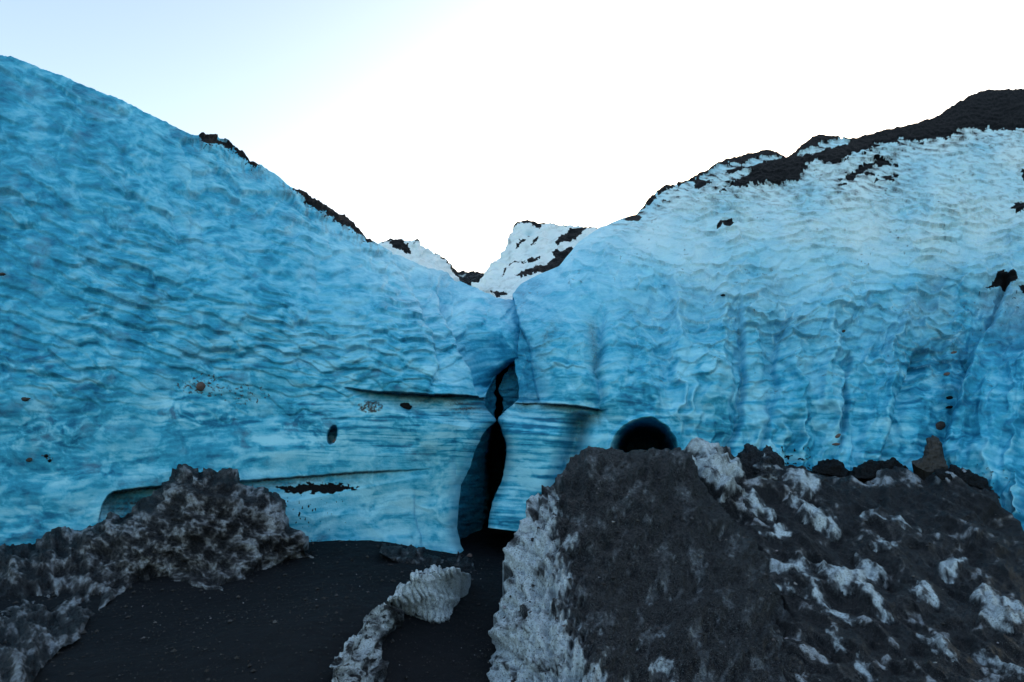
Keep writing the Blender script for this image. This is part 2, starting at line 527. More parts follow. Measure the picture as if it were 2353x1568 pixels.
    for k, (xa, ya, xb, yb) in enumerate([(370, 330, 430, 640), (430, 320, 440, 560), (450, 420, 478, 640), (250, 280, 330, 520), (1050, 985, 1040, 1120)]):
        disp -= crease(px, py, [(xa, ya), (xb, yb)], .05, 7, 14, 40)
    # ash lying on the crest
    wob = 5 * fbm(px / 22, py / 12, 81, 4) + 2 * noise(px / 5, py / 4, 83)
    ash = np.full(px.shape, 60.0)
    for poly in ([(440, 296), (470, 290), (510, 300), (540, 320), (570, 345), (600, 385), (580, 380), (560, 364), (545, 350), (520, 336), (500, 333), (480, 334), (468, 330), (455, 312)],
                 [(660, 420), (705, 430), (770, 470), (805, 490), (830, 515), (862, 560), (845, 553), (815, 532), (790, 519), (765, 503), (745, 487), (720, 470), (690, 447)],
                 ):
        ash = np.minimum(ash, polysd_near(px, py, poly))
    ash = ash + wob
    ashm = (ash < 0) & ~((polysd_near(px, py, [(500, 311), (530, 327), (520, 330), (498, 320)]) + wob * .7) < -1)
    ashm |= (fbm(px / 8, py / 6, 86, 3) > .42 + np.clip(ash, 0, 60) / 26.0) & (ash > 0) & (ash < 30)
    disp += np.where(ashm, sst(0, -9, ash) * sc * (0.03 + 0.02 * fbm(px / 9, py / 7, 85, 3)), 0)
    disp = disp * sst(0, 3, xe - px)
    P = P + Nn * disp[..., None]
    # look: r bluish depth -> pale, g weathered crust, b grime
    strata = fbm(px / 100 + 0.9 * wx / 26, (py + 0.05 * px + .5 * wy + 16 * noise(px / 200, py / 150, 9)) / 16.0, 63, 5, .55) * (.45 + .9 * sst(-.4, .5, fbm(px / 170, py / 70, 64, 3)))
    cloud = fbm(px / 34 + wx / 20, py / 20, 66, 5, .62)
    r = 0.42 + 0.24 * fbm(px / 140, py / 90, 65, 4) + .26 * cloud + 0.44 * strata * (0.25 + 0.75 * sst(620, 900, py)) + .24 * (kr - .5) * sst(820, 960, py) + 0.14 * (rid - .5) * amp
    r += 0.10 * sst(.10, 0.0, f2 - f1) * amp
    rim = np.clip(amp, 0, 1.2) * sst(.15, .45, oy) * sst(.30, .02, f2 - f1)
    r += ip(px, [(-500, -.26), (0, -.18), (250, -.08), (600, .05), (900, .22), (1100, .18)]) * (.4 + .6 * sst(1000, 560, py))  # vignette falloff put into the ice tone: darker left, paler centre
    r -= bowl * sst(-3, 25, px - xm) * (.10 + .40 * sst(770, 860, py))  # alcove shading painted into the ice tone, stronger towards the opening
    r -= 0.55 * np.exp(-((py - (968 + 10 * noise(px / 90, px * 0, 8))) / 12.0) ** 2) * sst(400, 520, px) * sst(760, 640, px) * sst(-.2, .5, noise(px / 60, py / 10, 12))
    r += 0.10 * sst(0.06, 0.0, kf2 - kf1) * lowz
    vein = ridged((px + wx) / 26, (py + wy) / 20, 67, 3)
    for (x0, y0, rx, ry) in ((715, 985, 95, 60), (470, 950, 170, 45), (980, 945, 110, 40), (120, 1000, 120, 60)):
        r += .55 * (vein - 1.25) * sst(1.0, .4, np.hypot((px - x0) / rx, (py - y0) / ry))
    lower = sst(1085, 1120, py) * sst(600, 700, px)
    r += 0.25 * lower
    band = fbm(px / 150 + 3, (py - .03 * px) / 6.5, 78, 4)
    zone = sst(905, 930, py) * sst(1085, 1030, py) * sst(560, 800, px)
    r -= .55 * zone * sst(-.05, .5, band) - .18 * zone
    g = 0.5 * sst(660, 570, py) * sst(840, 1000, px)
    g += 0.10 * sst(0, .7, fbm(px / 60, py / 60, 68, 3))
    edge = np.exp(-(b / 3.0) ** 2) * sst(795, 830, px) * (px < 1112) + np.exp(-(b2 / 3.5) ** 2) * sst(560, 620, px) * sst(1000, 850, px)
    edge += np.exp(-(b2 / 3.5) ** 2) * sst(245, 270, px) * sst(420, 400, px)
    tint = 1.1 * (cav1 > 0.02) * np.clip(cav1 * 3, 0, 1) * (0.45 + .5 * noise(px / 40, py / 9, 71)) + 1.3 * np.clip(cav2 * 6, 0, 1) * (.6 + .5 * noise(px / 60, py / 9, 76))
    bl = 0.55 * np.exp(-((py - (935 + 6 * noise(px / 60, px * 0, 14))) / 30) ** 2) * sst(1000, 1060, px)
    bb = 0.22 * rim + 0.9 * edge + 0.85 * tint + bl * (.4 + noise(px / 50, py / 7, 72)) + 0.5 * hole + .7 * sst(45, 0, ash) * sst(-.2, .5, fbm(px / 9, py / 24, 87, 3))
    spk = fbm(px / 9.0, py / 6.0, 73, 3)
    for (x0, y0, rx, ry, th) in ((465, 885, 60, 28, .38), (850, 935, 30, 14, -.1), (560, 905, 60, 25, .55), (108, 1050, 14, 12, .45)):
        dd = np.hypot((px - x0) / rx, (py - y0) / ry)
        bb = np.maximum(bb, 1.2 * sst(th, th + .12, spk + .35 * (1 - dd)) * (dd < 1))
    # peeling black crust under the lower line, and spatter below it
    dd = polysd_near(px, py, [(640, 1122), (700, 1112), (760, 1110), (825, 1118), (815, 1126), (760, 1136), (720, 1134), (660, 1134)]) + 7 * fbm(px / 14, py / 9, 74, 3)
    crust = dd < -1
    sp2 = fbm(px / 7, py / 11, 75, 3) > (0.55 + np.hypot((px - 690) / 110, (py - 1180) / 60) * .45)
    patch = (crust | (sp2 & (py > 1120) & (px > 640) & (px < 830)))
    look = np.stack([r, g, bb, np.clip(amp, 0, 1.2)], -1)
    # carry the surface round the crevice edge and back over the crest
    ne = 14
    k = np.arange(1, ne + 1)
    De = D[:, -1:] + disp[:, -1:] * 0 + (0.016 * k ** 2)[None]
    Pe = unproj(np.repeat(px[:, -1:], ne, 1) + 0.6 * np.sqrt(k)[None], np.repeat(py[:, -1:], ne, 1), De)
    P = np.concatenate([P, Pe], 1)
    look = np.concatenate([look, np.repeat(look[:, -1:], ne, 1)], 1)
    br = back_rows(P, [.1, .3, .8, 2, 5, 10, 18, 19], [.02, .03, .02, 0, -.3, -.8, -1.5, -99])
    nb = len(br)
    P = np.concatenate([br, P], 0); look = ext_rows(look, nb)
    fm = np.zeros((P.shape[0] - 1, P.shape[1] - 1), int)
    fm[nb:, :nc - 1] = np.where(ashm[1:, 1:] , 1, np.where(patch[1:, 1:], 2, 0))
    top_ash = ashm[0, :-1]
    fm[:nb, :nc - 1] = np.where(top_ash[None], 1, 0)
    t_ = thing('ice_wall', 'tall blue scalloped ice wall left of the crevice, smooth crest falling towards the notch', 'ice wall', (-4, 8, 0))
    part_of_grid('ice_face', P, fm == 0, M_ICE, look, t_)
    part_of_grid('ash_cap', P, fm == 1, M_ASH, look, t_)
    part_of_grid('debris_crust', P, fm == 2, M_ASH, look, t_)
    return t_
left_root = left_wall()

# ------------------------------------------------------------------ right ice wall
SKY_R = [(1179, 676), (1190, 664), (1205, 651), (1242, 632), (1289, 612), (1319, 574), (1333, 556), (1370, 530), (1392, 519), (1415, 508), (1432, 501),
         (1448, 497), (1461, 493), (1472, 482), (1480, 475), (1490, 461), (1498, 453), (1504, 447), (1516, 438), (1530, 428), (1549, 425), (1586, 414), (1605, 402), (1622, 396),
         (1648, 377), (1672, 369), (1696, 363), (1716, 358), (1736, 355), (1750, 349), (1763, 348), (1786, 352), (1794, 359), (1806, 364), (1820, 358), (1842, 337),
         (1860, 323), (1879, 313), (1890, 313), (1923, 317), (1945, 321), (1966, 321), (1989, 314), (2044, 300), (2080, 293), (2121, 282), (2154, 271), (2183, 249), (2219, 227),
         (2246, 215), (2274, 210), (2310, 210), (2353, 208), (2500, 200), (2900, 150)]
XL_R = [(640, 1172), (676, 1179), (702, 1185), (735, 1192), (761, 1195), (785, 1190), (819, 1184), (830, 1183), (856, 1185), (870, 1190), (882, 1192),
        (905, 1193), (918, 1191), (930, 1180), (940, 1167), (950, 1156), (960, 1146), (968, 1145), (985, 1152), (1001, 1157), (1015, 1163), (1027, 1165),
        (1056, 1163), (1100, 1156), (1122, 1146), (1140, 1138), (1155, 1132), (1192, 1124), (1215, 1122), (1260, 1122)]
XR_R = [(600, 1170), (676, 1176), (702, 1185), (735, 1192), (753, 1197), (783, 1212), (800, 1219), (819, 1222), (840, 1222), (852, 1224), (889, 1231), (922, 1239)]
CTRL_R = [(1180, 680, 15), (1200, 735, 10.8), (1235, 790, 9.6), (1235, 900, 9.3), (1150, 965, 9.1), (1170, 1050, 9.15), (1128, 1205, 9.0), (1195, 1230, 9.0),
          (1300, 930, 8.9), (1300, 800, 9.3), (1300, 700, 11), (1320, 585, 17), (1395, 522, 20),
          (1300, 1150, 9.0), (1390, 960, 8.9), (1480, 1060, 9.1), (1480, 900, 9.2), (1500, 700, 11.2), (1500, 560, 15), (1520, 440, 20),
          (1700, 1100, 9.4), (1700, 850, 9.7), (1700, 650, 11.5), (1700, 500, 15), (1750, 355, 20),
          (1950, 1100, 9.5), (1950, 850, 9.9), (1950, 600, 12), (1950, 420, 15.5), (1970, 322, 19),
          (2200, 1150, 8.7), (2200, 850, 9.4), (2200, 600, 11.2), (2200, 400, 14), (2200, 238, 18.5),
          (2353, 1250, 7.9), (2353, 850, 8.8), (2353, 600, 10.4), (2353, 350, 13.5), (2353, 210, 17),
          (2800, 1400, 6.6), (2800, 700, 7.5), (2800, 150, 13)]

def right_wall():
    nr, nc = 560, 830
    xc = np.concatenate([np.linspace(1180, 2380, nc - 50), np.linspace(2380, 2800, 51)[1:]])
    t = np.linspace(0, 1, nr)
    top = ip(xc, SKY_R) + 2.0 * fbm(xc / 15.0, xc * 0, 131, 4) * sst(1400, 1440, xc)
    bot = ip(xc, [(1180, 1213), (1235, 1222), (1250, 1260), (1320, 1320), (1900, 1330), (2353, 1420), (2800, 1640)])
    py = top[None] + t[:, None] * (bot - top)[None]
    pxc = np.repeat(xc[None], nr, 0)
    xl = ip(py, XL_R) + 1.3 * noise(py / 13.0, py * 0 + 3, 117)
    px = np.where(pxc > 1420, pxc, 1420 - (1420 - pxc) * (1420 - xl) / 240.0)
    fld = depth_field(CTRL_R)
    D0 = fld(px, py); D0 = np.where(D0 > 9.6, 9.6 + (D0 - 9.6) * .72, D0); D = D0.copy()
    ex = np.clip(px - xl, 0, None)
    D += 0.35 * np.exp(-ex / 10.0) * sst(930, 960, py)
    # recess beside the keyhole
    xr = ip(py, XR_R) + 1.5 * noise(py / 11.0, py * 0 + 8, 118)
    rec = sst(2.5, -2.5, px - xr) * sst(688, 740, py) * sst(926, 918, py)
    D += 0.75 * rec + 0.38 * np.exp(-np.clip(px - xr, 0, None) / 16.0) * sst(680, 720, py) * sst(930, 915, py)
    ix = lambda p: ip(px, p)
    yl = ix([(1160, 926), (1194, 926), (1236, 926), (1300, 930), (1381, 938), (1394, 940)]) + 1.0 * noise(px / 20, px * 0, 5)
    A = ix([(1150, .2), (1200, .28), (1300, .34), (1376, .34), (1398, 0.0)])
    b = py - yl
    cav = A * np.clip(1 - b / 70, 0, 1) ** 0.9 * sst(-1.8, 1.8, b)
    D += cav
    D += 0.75 * np.exp(-((px - (1338 - .25 * (py - 950))) / 26.0) ** 2) * sst(940, 970, py)
    # round tunnel mouth
    rho = np.hypot((px - 1481) / 76.0, (py - 1040) / 78.0)
    rho = rho + .035 * fbm(px / 40, py / 40, 151, 3)
    D += .9 * sst(1.0, 0.93, rho) + 5.0 * sst(0.92, 0.50, rho) - 0.10 * np.exp(-((rho - 1.05) / .05) ** 2)
    P = unproj(px, py, D)
    Nn = surf_normals(unproj(px, py, D0))
    wx = 14 * fbm(px / 70, py / 60, 141, 3); wy = 10 * fbm(px / 70, py / 50, 145, 3)
    sh = warp_axis(px, [(1100, 1 / .10), (1500, 1 / .12), (1900, 1 / .05), (2150, 1 / .01), (3000, 1 / .01)], 1100, 3000)
    qx = px + wx; qy = py + wy + sh * 0.0 + 14 * np.sin(px / 95.0)
    U = warp_axis(qx, [(1100, 30), (1300, 35), (1700, 43), (2100, 54), (2500, 66)], 1000, 3000)
    V = warp_axis(qy, [(100, 11), (300, 13), (450, 16), (600, 20), (800, 29), (1000, 40)], -100, 1800)
    f1, f2, ox, oy, rid = cells(U, V, 107)
    g1, g2, px2, py2, rid2 = cells(U * 1.9 + 3.3, V * 1.8 + 1.7, 119)
    big1, big2, bx, by, br_ = cells(U * .42 + .1 * ox, V * .42, 121)
    amp = (0.12 + 0.9 * sst(960, 760, py)) * (0.6 + 0.8 * sst(-.5, .6, fbm(px / 160, py / 110, 177, 3)))
    amp = amp * ip(px, [(1150, .25), (1300, .6), (1500, .9), (1700, 1.1), (2800, 1.2)])
    amp = amp * (1 - .7 * sst(1.5, 1.1, rho))
    shrink = ip(py, [(250, .26), (400, .42), (600, .62), (800, .9)])
    sc = D0 / 11.0
    cup = scales(U, V, 107, 1.2, .70, .3, 30.0, p=1.7)
    cup2 = scales(U * 1.9 + 3.3, V * 1.8 + 1.7, 119, 1.0, .6, .3, 24.0, p=1.7)
    disp = sc * amp * shrink * (0.150 * cup + 0.048 * cup2 + 0.06 * big1 ** 2)
    cr = sst(4, 45, py - top[None])
    disp *= .06 + .94 * cr
    disp += sc * 0.12 * fbm(px / 200, py / 160, 150, 3) * cr
    fl = ridged((px + 1.5 * wx + .18 * (py - 800) * np.clip((px - 1900) / 400, -.6, 1)) / 88.0, py / 520.0, 155, 2)
    flm = sst(560, 760, py) * sst(1430, 1560, px) * sst(1.0, 1.5, rho)
    disp += .27 * flm * (fl - 1.2)
    kf1, kf2, kx, ky, kr = cells((px + 2 * wx) / 95, (py + 2 * wy) / 190, 123)
    lowz = sst(740, 880, py) * sst(1400, 1500, px)
    disp += lowz * (0.16 * kf1 ** 2 + 0.06 * (kr - .5) * sst(0, .2, kf2 - kf1)) * sst(1.0, 1.3, rho)
    disp += 0.0
    for ln, a, l, r_ in (([(1700, 700), (1710, 780), (1717, 888), (1710, 980), (1686, 1050)], .32, 34, 3),
                         ([(1812, 740), (1802, 797), (1787, 907), (1765, 980), (1750, 1060)], .24, 30, 3),
                         ([(1960, 800), (1956, 870), (1952, 954), (1930, 1020), (1915, 1080)], .24, 40, 3),
                         ([(2120, 780), (2099, 837), (2069, 925), (2040, 1017), (2020, 1080)], .26, 3, 40),
                         ([(2320, 640), (2262, 760), (2227, 837), (2197, 910), (2179, 980), (2165, 1060)], .45, 50, 5),
                         ([(1395, 720), (1375, 850), (1392, 930), (1398, 960)], .26, 26, 6),
                         ([(1300, 800), (1312, 880), (1345, 930)], .08, 6, 22),
                         ([(1640, 640), (1600, 760), (1560, 880)], .08, 10, 25),
                         ([(1520, 640), (1475, 760), (1450, 880)], .09, 14, 25)):
        disp -= crease(px, py, ln, a, l, r_)
    # ash on the crest
    wob = 7 * fbm(px / 26, py / 11, 181, 4) + 5 * noise(px / 9, py / 6, 183) - 10 * amp * (f1 - .45) * (px > 1800)
    def sd(poly, k=1.0): return polysd_near(px, py, poly, 90.0) + k * wob
    main = sd([(1420, 480), (1470, 470), (1500, 420), (1600, 380), (1640, 365), (1740, 335), (1800, 340), (1860, 290), (1990, 295), (2160, 250), (2270, 190), (2850, 120),
               (2850, 300), (2353, 300), (2330, 304), (2290, 300), (2240, 296), (2215, 304), (2185, 318), (2150, 318), (2120, 328), (2070, 326), (2020, 338), (1990, 352), (1960, 356), (1940, 372), (1922, 384),
               (1870, 366), (1850, 392), (1827, 412), (1805, 420), (1740, 424), (1700, 431), (1655, 441), (1690, 418), (1740, 396), (1700, 398), (1650, 402), (1630, 424), (1605, 440), (1592, 425), (1585, 418), (1549, 432), (1510, 450), (1480, 480), (1436, 503)])
    ice_in = np.minimum.reduce([sd([(1592, 416), (1624, 402), (1650, 382), (1690, 378), (1705, 384), (1690, 390), (1655, 402), (1640, 412), (1618, 416)], .5),
                                sd([(1700, 384), (1722, 372), (1755, 362), (1785, 362), (1802, 366), (1770, 372), (1740, 380), (1712, 386)], .5),
                                sd([(1604, 452), (1640, 432), (1690, 400), (1728, 394), (1700, 412), (1665, 436), (1612, 458)], .5),
                                sd([(1836, 360), (1850, 346), (1880, 338), (1884, 326), (1930, 322), (1962, 326), (1950, 334), (1900, 344), (1885, 352), (1850, 360)], .6),
                                sd([(1462, 494), (1500, 470), (1530, 440), (1560, 432), (1586, 424), (1592, 446), (1560, 462), (1520, 476)], .5)])
    streak = fbm(px / 30 + py / 40, (py - .25 * px) / 8.0, 185, 4)
    main2 = np.where(ice_in < 0, np.where(streak > .55, -1, 5), main)
    extra = np.minimum.reduce([sd([(1926, 418), (1950, 405), (1985, 380), (2020, 372), (2065, 380), (2062, 388), (2010, 386), (1985, 398), (1960, 420)], .8),
                               sd([(2010, 410), (2060, 405), (2064, 412), (2010, 418)], .7), sd([(1925, 425), (1945, 415), (1944, 427), (1922, 432)], .6),
                               sd([(1960, 402), (1990, 398), (2022, 402), (2020, 410), (1990, 406)], .8)])
    halo = (streak + .35 * noise(px / 6, py / 4, 187)) > (0.62 + np.clip(main, 0, 90) / 62.0)
    halo &= (main > 0) & (main < 60) & (px > 1780) & (ice_in > 3)
    ashm = (main2 < 0) | (extra < -1) | halo
    ashm |= (sd([(1428, 505), (1460, 494), (1478, 500), (1450, 510)], .4) < 0) & (py < 512)
    disp = np.where(ashm, disp * .45, disp) + sst(0, -12, np.minimum(main2, extra)) * sc * (0.04 + 0.02 * fbm(px / 9, py / 6, 189, 3)) * ashm
    # debris patches lower on the face
    w2 = 6 * fbm(px / 14, py / 7, 191, 3)
    pat = np.minimum.reduce([polysd_near(px, py, q) for q in (
        [(2262, 655), (2285, 640), (2290, 625), (2330, 628), (2340, 645), (2310, 656), (2280, 652)], [(2320, 476), (2340, 463), (2353, 466), (2353, 485), (2335, 486)],
        [(1643, 538), (1655, 522), (1675, 517), (1690, 522), (1680, 530), (1660, 533), (1648, 542)], [(2340, 655), (2380, 650), (2400, 675), (2345, 672)],
        [(2345, 395), (2400, 380), (2420, 440), (2350, 420)], [(1454, 508), (1464, 500), (1475, 505), (1466, 511)])]) + w2 * .6
    spk = fbm(px / 8.0, py / 5.0, 193, 3)
    sprink = (spk > .62 + .3 * np.hypot((px - 2330) / 70, (py - 690) / 50)) & (px > 2240) & (py < 760) & (py > 600)
    base_sp = polysd_near(px, py, [(1690, 1000), (1800, 1030), (1870, 1040), (1870, 1080), (1760, 1090), (1690, 1060)])
    sprink |= (fbm(px / 11, py / 9, 195, 3) > .45 + np.clip(base_sp, 0, 60) / 40.0) & (px > 1790) & (px < 1880) & (py > 1020)
    sprink |= (fbm(px / 9, py / 8, 197, 3) > .55 + np.hypot((px - 2275) / 60, (py - 1125) / 60) * .3) & (px > 2200) & (py > 1070) & (py < 1260)
    patch = (pat < 0) | sprink
    disp += np.where(patch, .02, 0)
    disp = disp * sst(0, 3, ex)
    P = P + Nn * disp[..., None]
    strata = fbm(px / 100 + 0.05 * wx, (py - 0.03 * px + .4 * wy + 14 * noise(px / 180, py / 150, 109)) / 15.0, 163, 5, .55) * (.45 + .9 * sst(-.4, .5, fbm(px / 170, py / 70, 164, 3)))
    cloud = fbm(px / 34 + wx / 20, py / 20, 167, 5, .62)
    block = sst(935, 960, py) * sst(1350, 1310, px)
    r = 0.52 + 0.22 * fbm(px / 140, py / 90, 165, 4) + .22 * cloud + 0.44 * strata * (0.2 + 0.8 * sst(720, 900, py)) + .30 * (kr - .5) * lowz + 0.12 * (rid - .5) * amp
    r += block * (.05 + .75 * fbm(px / 150, (py - .06 * px) / 9.0, 166, 4) + .3 * np.exp(-((py - 1075) / 30) ** 2) - .3 * np.exp(-((py - 985) / 22) ** 2))
    r += .35 * flm * sst(1.2, 1.5, fl)
    crest = np.exp(-np.clip(f2 - f1, 0, None) / .03) * sst(-.3, .3, fbm(px / 40, py / 30, 169, 3))
    r += 0.22 * crest * amp + .08 * sst(.05, 0, kf2 - kf1) * lowz
    r += 0.25 * sst(760, 560, py) - .30 * rec - .22 * sst(1900, 2300, px) * sst(450, 700, py)  # last term: falloff towards the far lower right painted into the tone
    r -= .30 * sst(960, 1010, py) * sst(1500, 1560, px) * sst(1720, 1660, px)
    r -= .25 * sst(2235, 2200, px) * sst(2090, 2120, px) * sst(740, 840, py) * sst(1080, 1000, py)
    rim = np.clip(amp, 0, 1.2) * sst(.15, .45, oy) * sst(.30, .02, f2 - f1)
    g = 0.30 * crest * amp + 0.85 * sst(860, 480, py) * sst(1330, 1560, px) * (.6 + .6 * fbm(px / 120, py / 90, 168, 3)) + .35 * sst(620, 540, py)
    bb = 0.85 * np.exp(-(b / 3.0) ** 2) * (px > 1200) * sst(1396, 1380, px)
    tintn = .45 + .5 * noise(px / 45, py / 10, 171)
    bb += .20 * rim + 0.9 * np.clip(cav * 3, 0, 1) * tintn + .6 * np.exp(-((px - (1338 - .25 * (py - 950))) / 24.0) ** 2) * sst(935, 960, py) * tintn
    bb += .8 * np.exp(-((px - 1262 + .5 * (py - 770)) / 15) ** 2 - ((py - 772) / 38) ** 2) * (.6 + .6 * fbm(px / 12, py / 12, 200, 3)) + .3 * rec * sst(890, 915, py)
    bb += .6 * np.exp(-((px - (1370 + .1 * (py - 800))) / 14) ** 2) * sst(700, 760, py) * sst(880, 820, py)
    bb += .35 * sst(2235, 2215, px) * sst(2090, 2150, px) * sst(560, 640, py) * sst(1000, 800, py) * tintn
    bb += .8 * sst(.5, .75, spk + .1) * (amp > .4) * (g1 > .5) * sst(0, .6, fbm(px / 70, py / 60, 199, 3))
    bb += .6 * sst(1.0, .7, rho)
    bb += .75 * sst(70, 0, np.minimum(main, extra)) * sst(-.15, .5, streak) * (py < 560) + .5 * sst(640, 420, py) * sst(.0, .6, fbm(px / 22, (py - .2 * px) / 7, 198, 4)) * sst(1420, 1700, px)
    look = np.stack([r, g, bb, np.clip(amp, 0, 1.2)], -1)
    ne = 14
    k = np.arange(ne, 0, -1)
    Pe = unproj(np.repeat(px[:, :1], ne, 1) - 0.3 * np.sqrt(k)[None], np.repeat(py[:, :1], ne, 1), D[:, :1] + (0.014 * k ** 2)[None])
    P = np.concatenate([Pe, P], 1)
    look = np.concatenate([np.repeat(look[:, :1], ne, 1), look], 1)
    br = back_rows(P, [.1, .3, .8, 2, 5, 10, 18, 19], [.02, .03, .02, 0, -.3, -.8, -1.5, -99])
    nb = len(br)
    # underside turned back below the hanging block
    und = []
    for q in (.05, .2, .6, 1.3, 2.2):
        r0 = P[-1].copy(); r0[:, 1] += q; r0[:, 2] += .06 * q; und.append(r0)
    P = np.concatenate([br, P, np.array(und)], 0); look = ext_rows(look, nb, len(und))
    fm = np.zeros((P.shape[0] - 1, P.shape[1] - 1), int)
    fm[nb:nb + nr - 1, ne:] = np.where(ashm[1:, :-1], 1, np.where(patch[1:, :-1], 2, 0))
    fm[:nb, ne:] = np.where(ashm[0, 1:][None], 1, 0)
    t_ = thing('ice_wall', 'pale blue ice wall right of the crevice, cupped slope under a thick black ash crest', 'ice wall', (5, 9, 0))
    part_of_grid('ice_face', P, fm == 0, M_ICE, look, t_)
    part_of_grid('ash_cap', P, fm == 1, M_ASH, look, t_)
    part_of_grid('debris_patch', P, fm == 2, M_ASH, look, t_)
    return t_
right_root = right_wall()

# ------------------------------------------------------------------ inside of the crevice
def crevice():
    px, py = np.meshgrid(np.linspace(1020, 1250, 200), np.linspace(826, 1330, 360))
    f = depth_field([(1030, 1270, 9.4), (1040, 1150, 9.5), (1060, 1080, 9.6), (1110, 1000, 9.9), (1110, 900, 11.3), (1100, 820, 11.8), (1150, 850, 11.6),
                     (1190, 880, 11.5), (1190, 950, 11.5), (1150, 950, 11.5), (1135, 1050, 11.5), (1120, 1200, 11.8), (1190, 1050, 13), (1190, 1250, 13.5), (1240, 1250, 13.5), (1240, 800, 12), (1090, 1270, 11.3)])
    D = f(px, py)
    xk = ip(py, [(820, 1172), (848, 1160), (860, 1150), (875, 1146), (895, 1141), (915, 1147), (940, 1146), (968, 1144), (1000, 1142), (1060, 1140), (1120, 1146), (1180, 1150), (1300, 1150)])
    xk = xk + 5 * noise(py / 16, py * 0, 203)
    wk = ip(py, [(830, 2), (850, 7), (875, 6), (893, 2), (905, 5), (930, 7), (960, 9), (1000, 14), (1060, 22), (1300, 40)])
    D = D + 4.5 * sst(1.25, .55, np.abs(px - xk) / wk)
    D = D + .10 * fbm(px / 40, py / 24, 205, 4) + .03 * fbm(px / 90, py / 6, 207, 3)
    P = unproj(px, py, D)
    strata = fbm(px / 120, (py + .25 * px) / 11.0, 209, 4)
    look = np.stack([.22 + .3 * strata, 0 * px, -.0 + .25 + .35 * sst(1130, 1260, py) + .25 * noise(px / 30, py / 8, 211)], -1)  # low tone and grime channel also darken the lining as painted crevice shade
    part_of_grid('crevice_lining', P, np.ones((359, 199), bool), M_DEEP_SHADED, look, left_root)
crevice()

# ------------------------------------------------------------------ lofted solids
def loft(name, x0, x1, nx, ny, top, bot, depth, shape, mat, lookf, parent=None, back=None, split=None, tn=1.5, tf=9.0):
    xc = np.linspace(x0, x1, nx)
    tp = ip(xc, top)
    kk = max(1, int(nx * 5.0 / (x1 - x0)))
    pad = np.pad(tp, kk, 'edge'); tp = np.convolve(pad, np.ones(2 * kk + 1) / (2 * kk + 1), 'valid')
    tp = tp + tn * fbm(xc / tf, xc * 0, 301 + int(x0) % 50, 3)
    bt = ip(xc, bot)
    t = np.linspace(0, 1, ny)
    py = tp[None] + t[:, None] * (bt - tp)[None]
    px = np.repeat(xc[None], ny, 0)
    D = depth(px, py, t[:, None] + 0 * px)
    P = unproj(px, py, D)
    Nn = surf_normals(P)
    P = P + Nn * shape(px, py, D)[..., None]
    bs, dz = back or ([.03, .1, .3, .7, .9], [0, -.03, -.15, -.6, -99])
    br = back_rows(P, bs, dz)
    look = lookf(px, py)
    P = np.concatenate([br, P], 0); look = ext_rows(look, len(br))
    if split is not None:
        return P, look, px, py, len(br)
    return part_of_grid(name, P, np.ones((P.shape[0] - 1, P.shape[1] - 1), bool), mat, look, parent)

# far ridges behind the notch
def far_shape(k, s=1.0):
    return lambda px, py, D: s * D / 20 * (.10 * fbm(px / 26, py / 18, k, 4) + .05 * fbm(px / 60, py / 7, k + 5, 3))

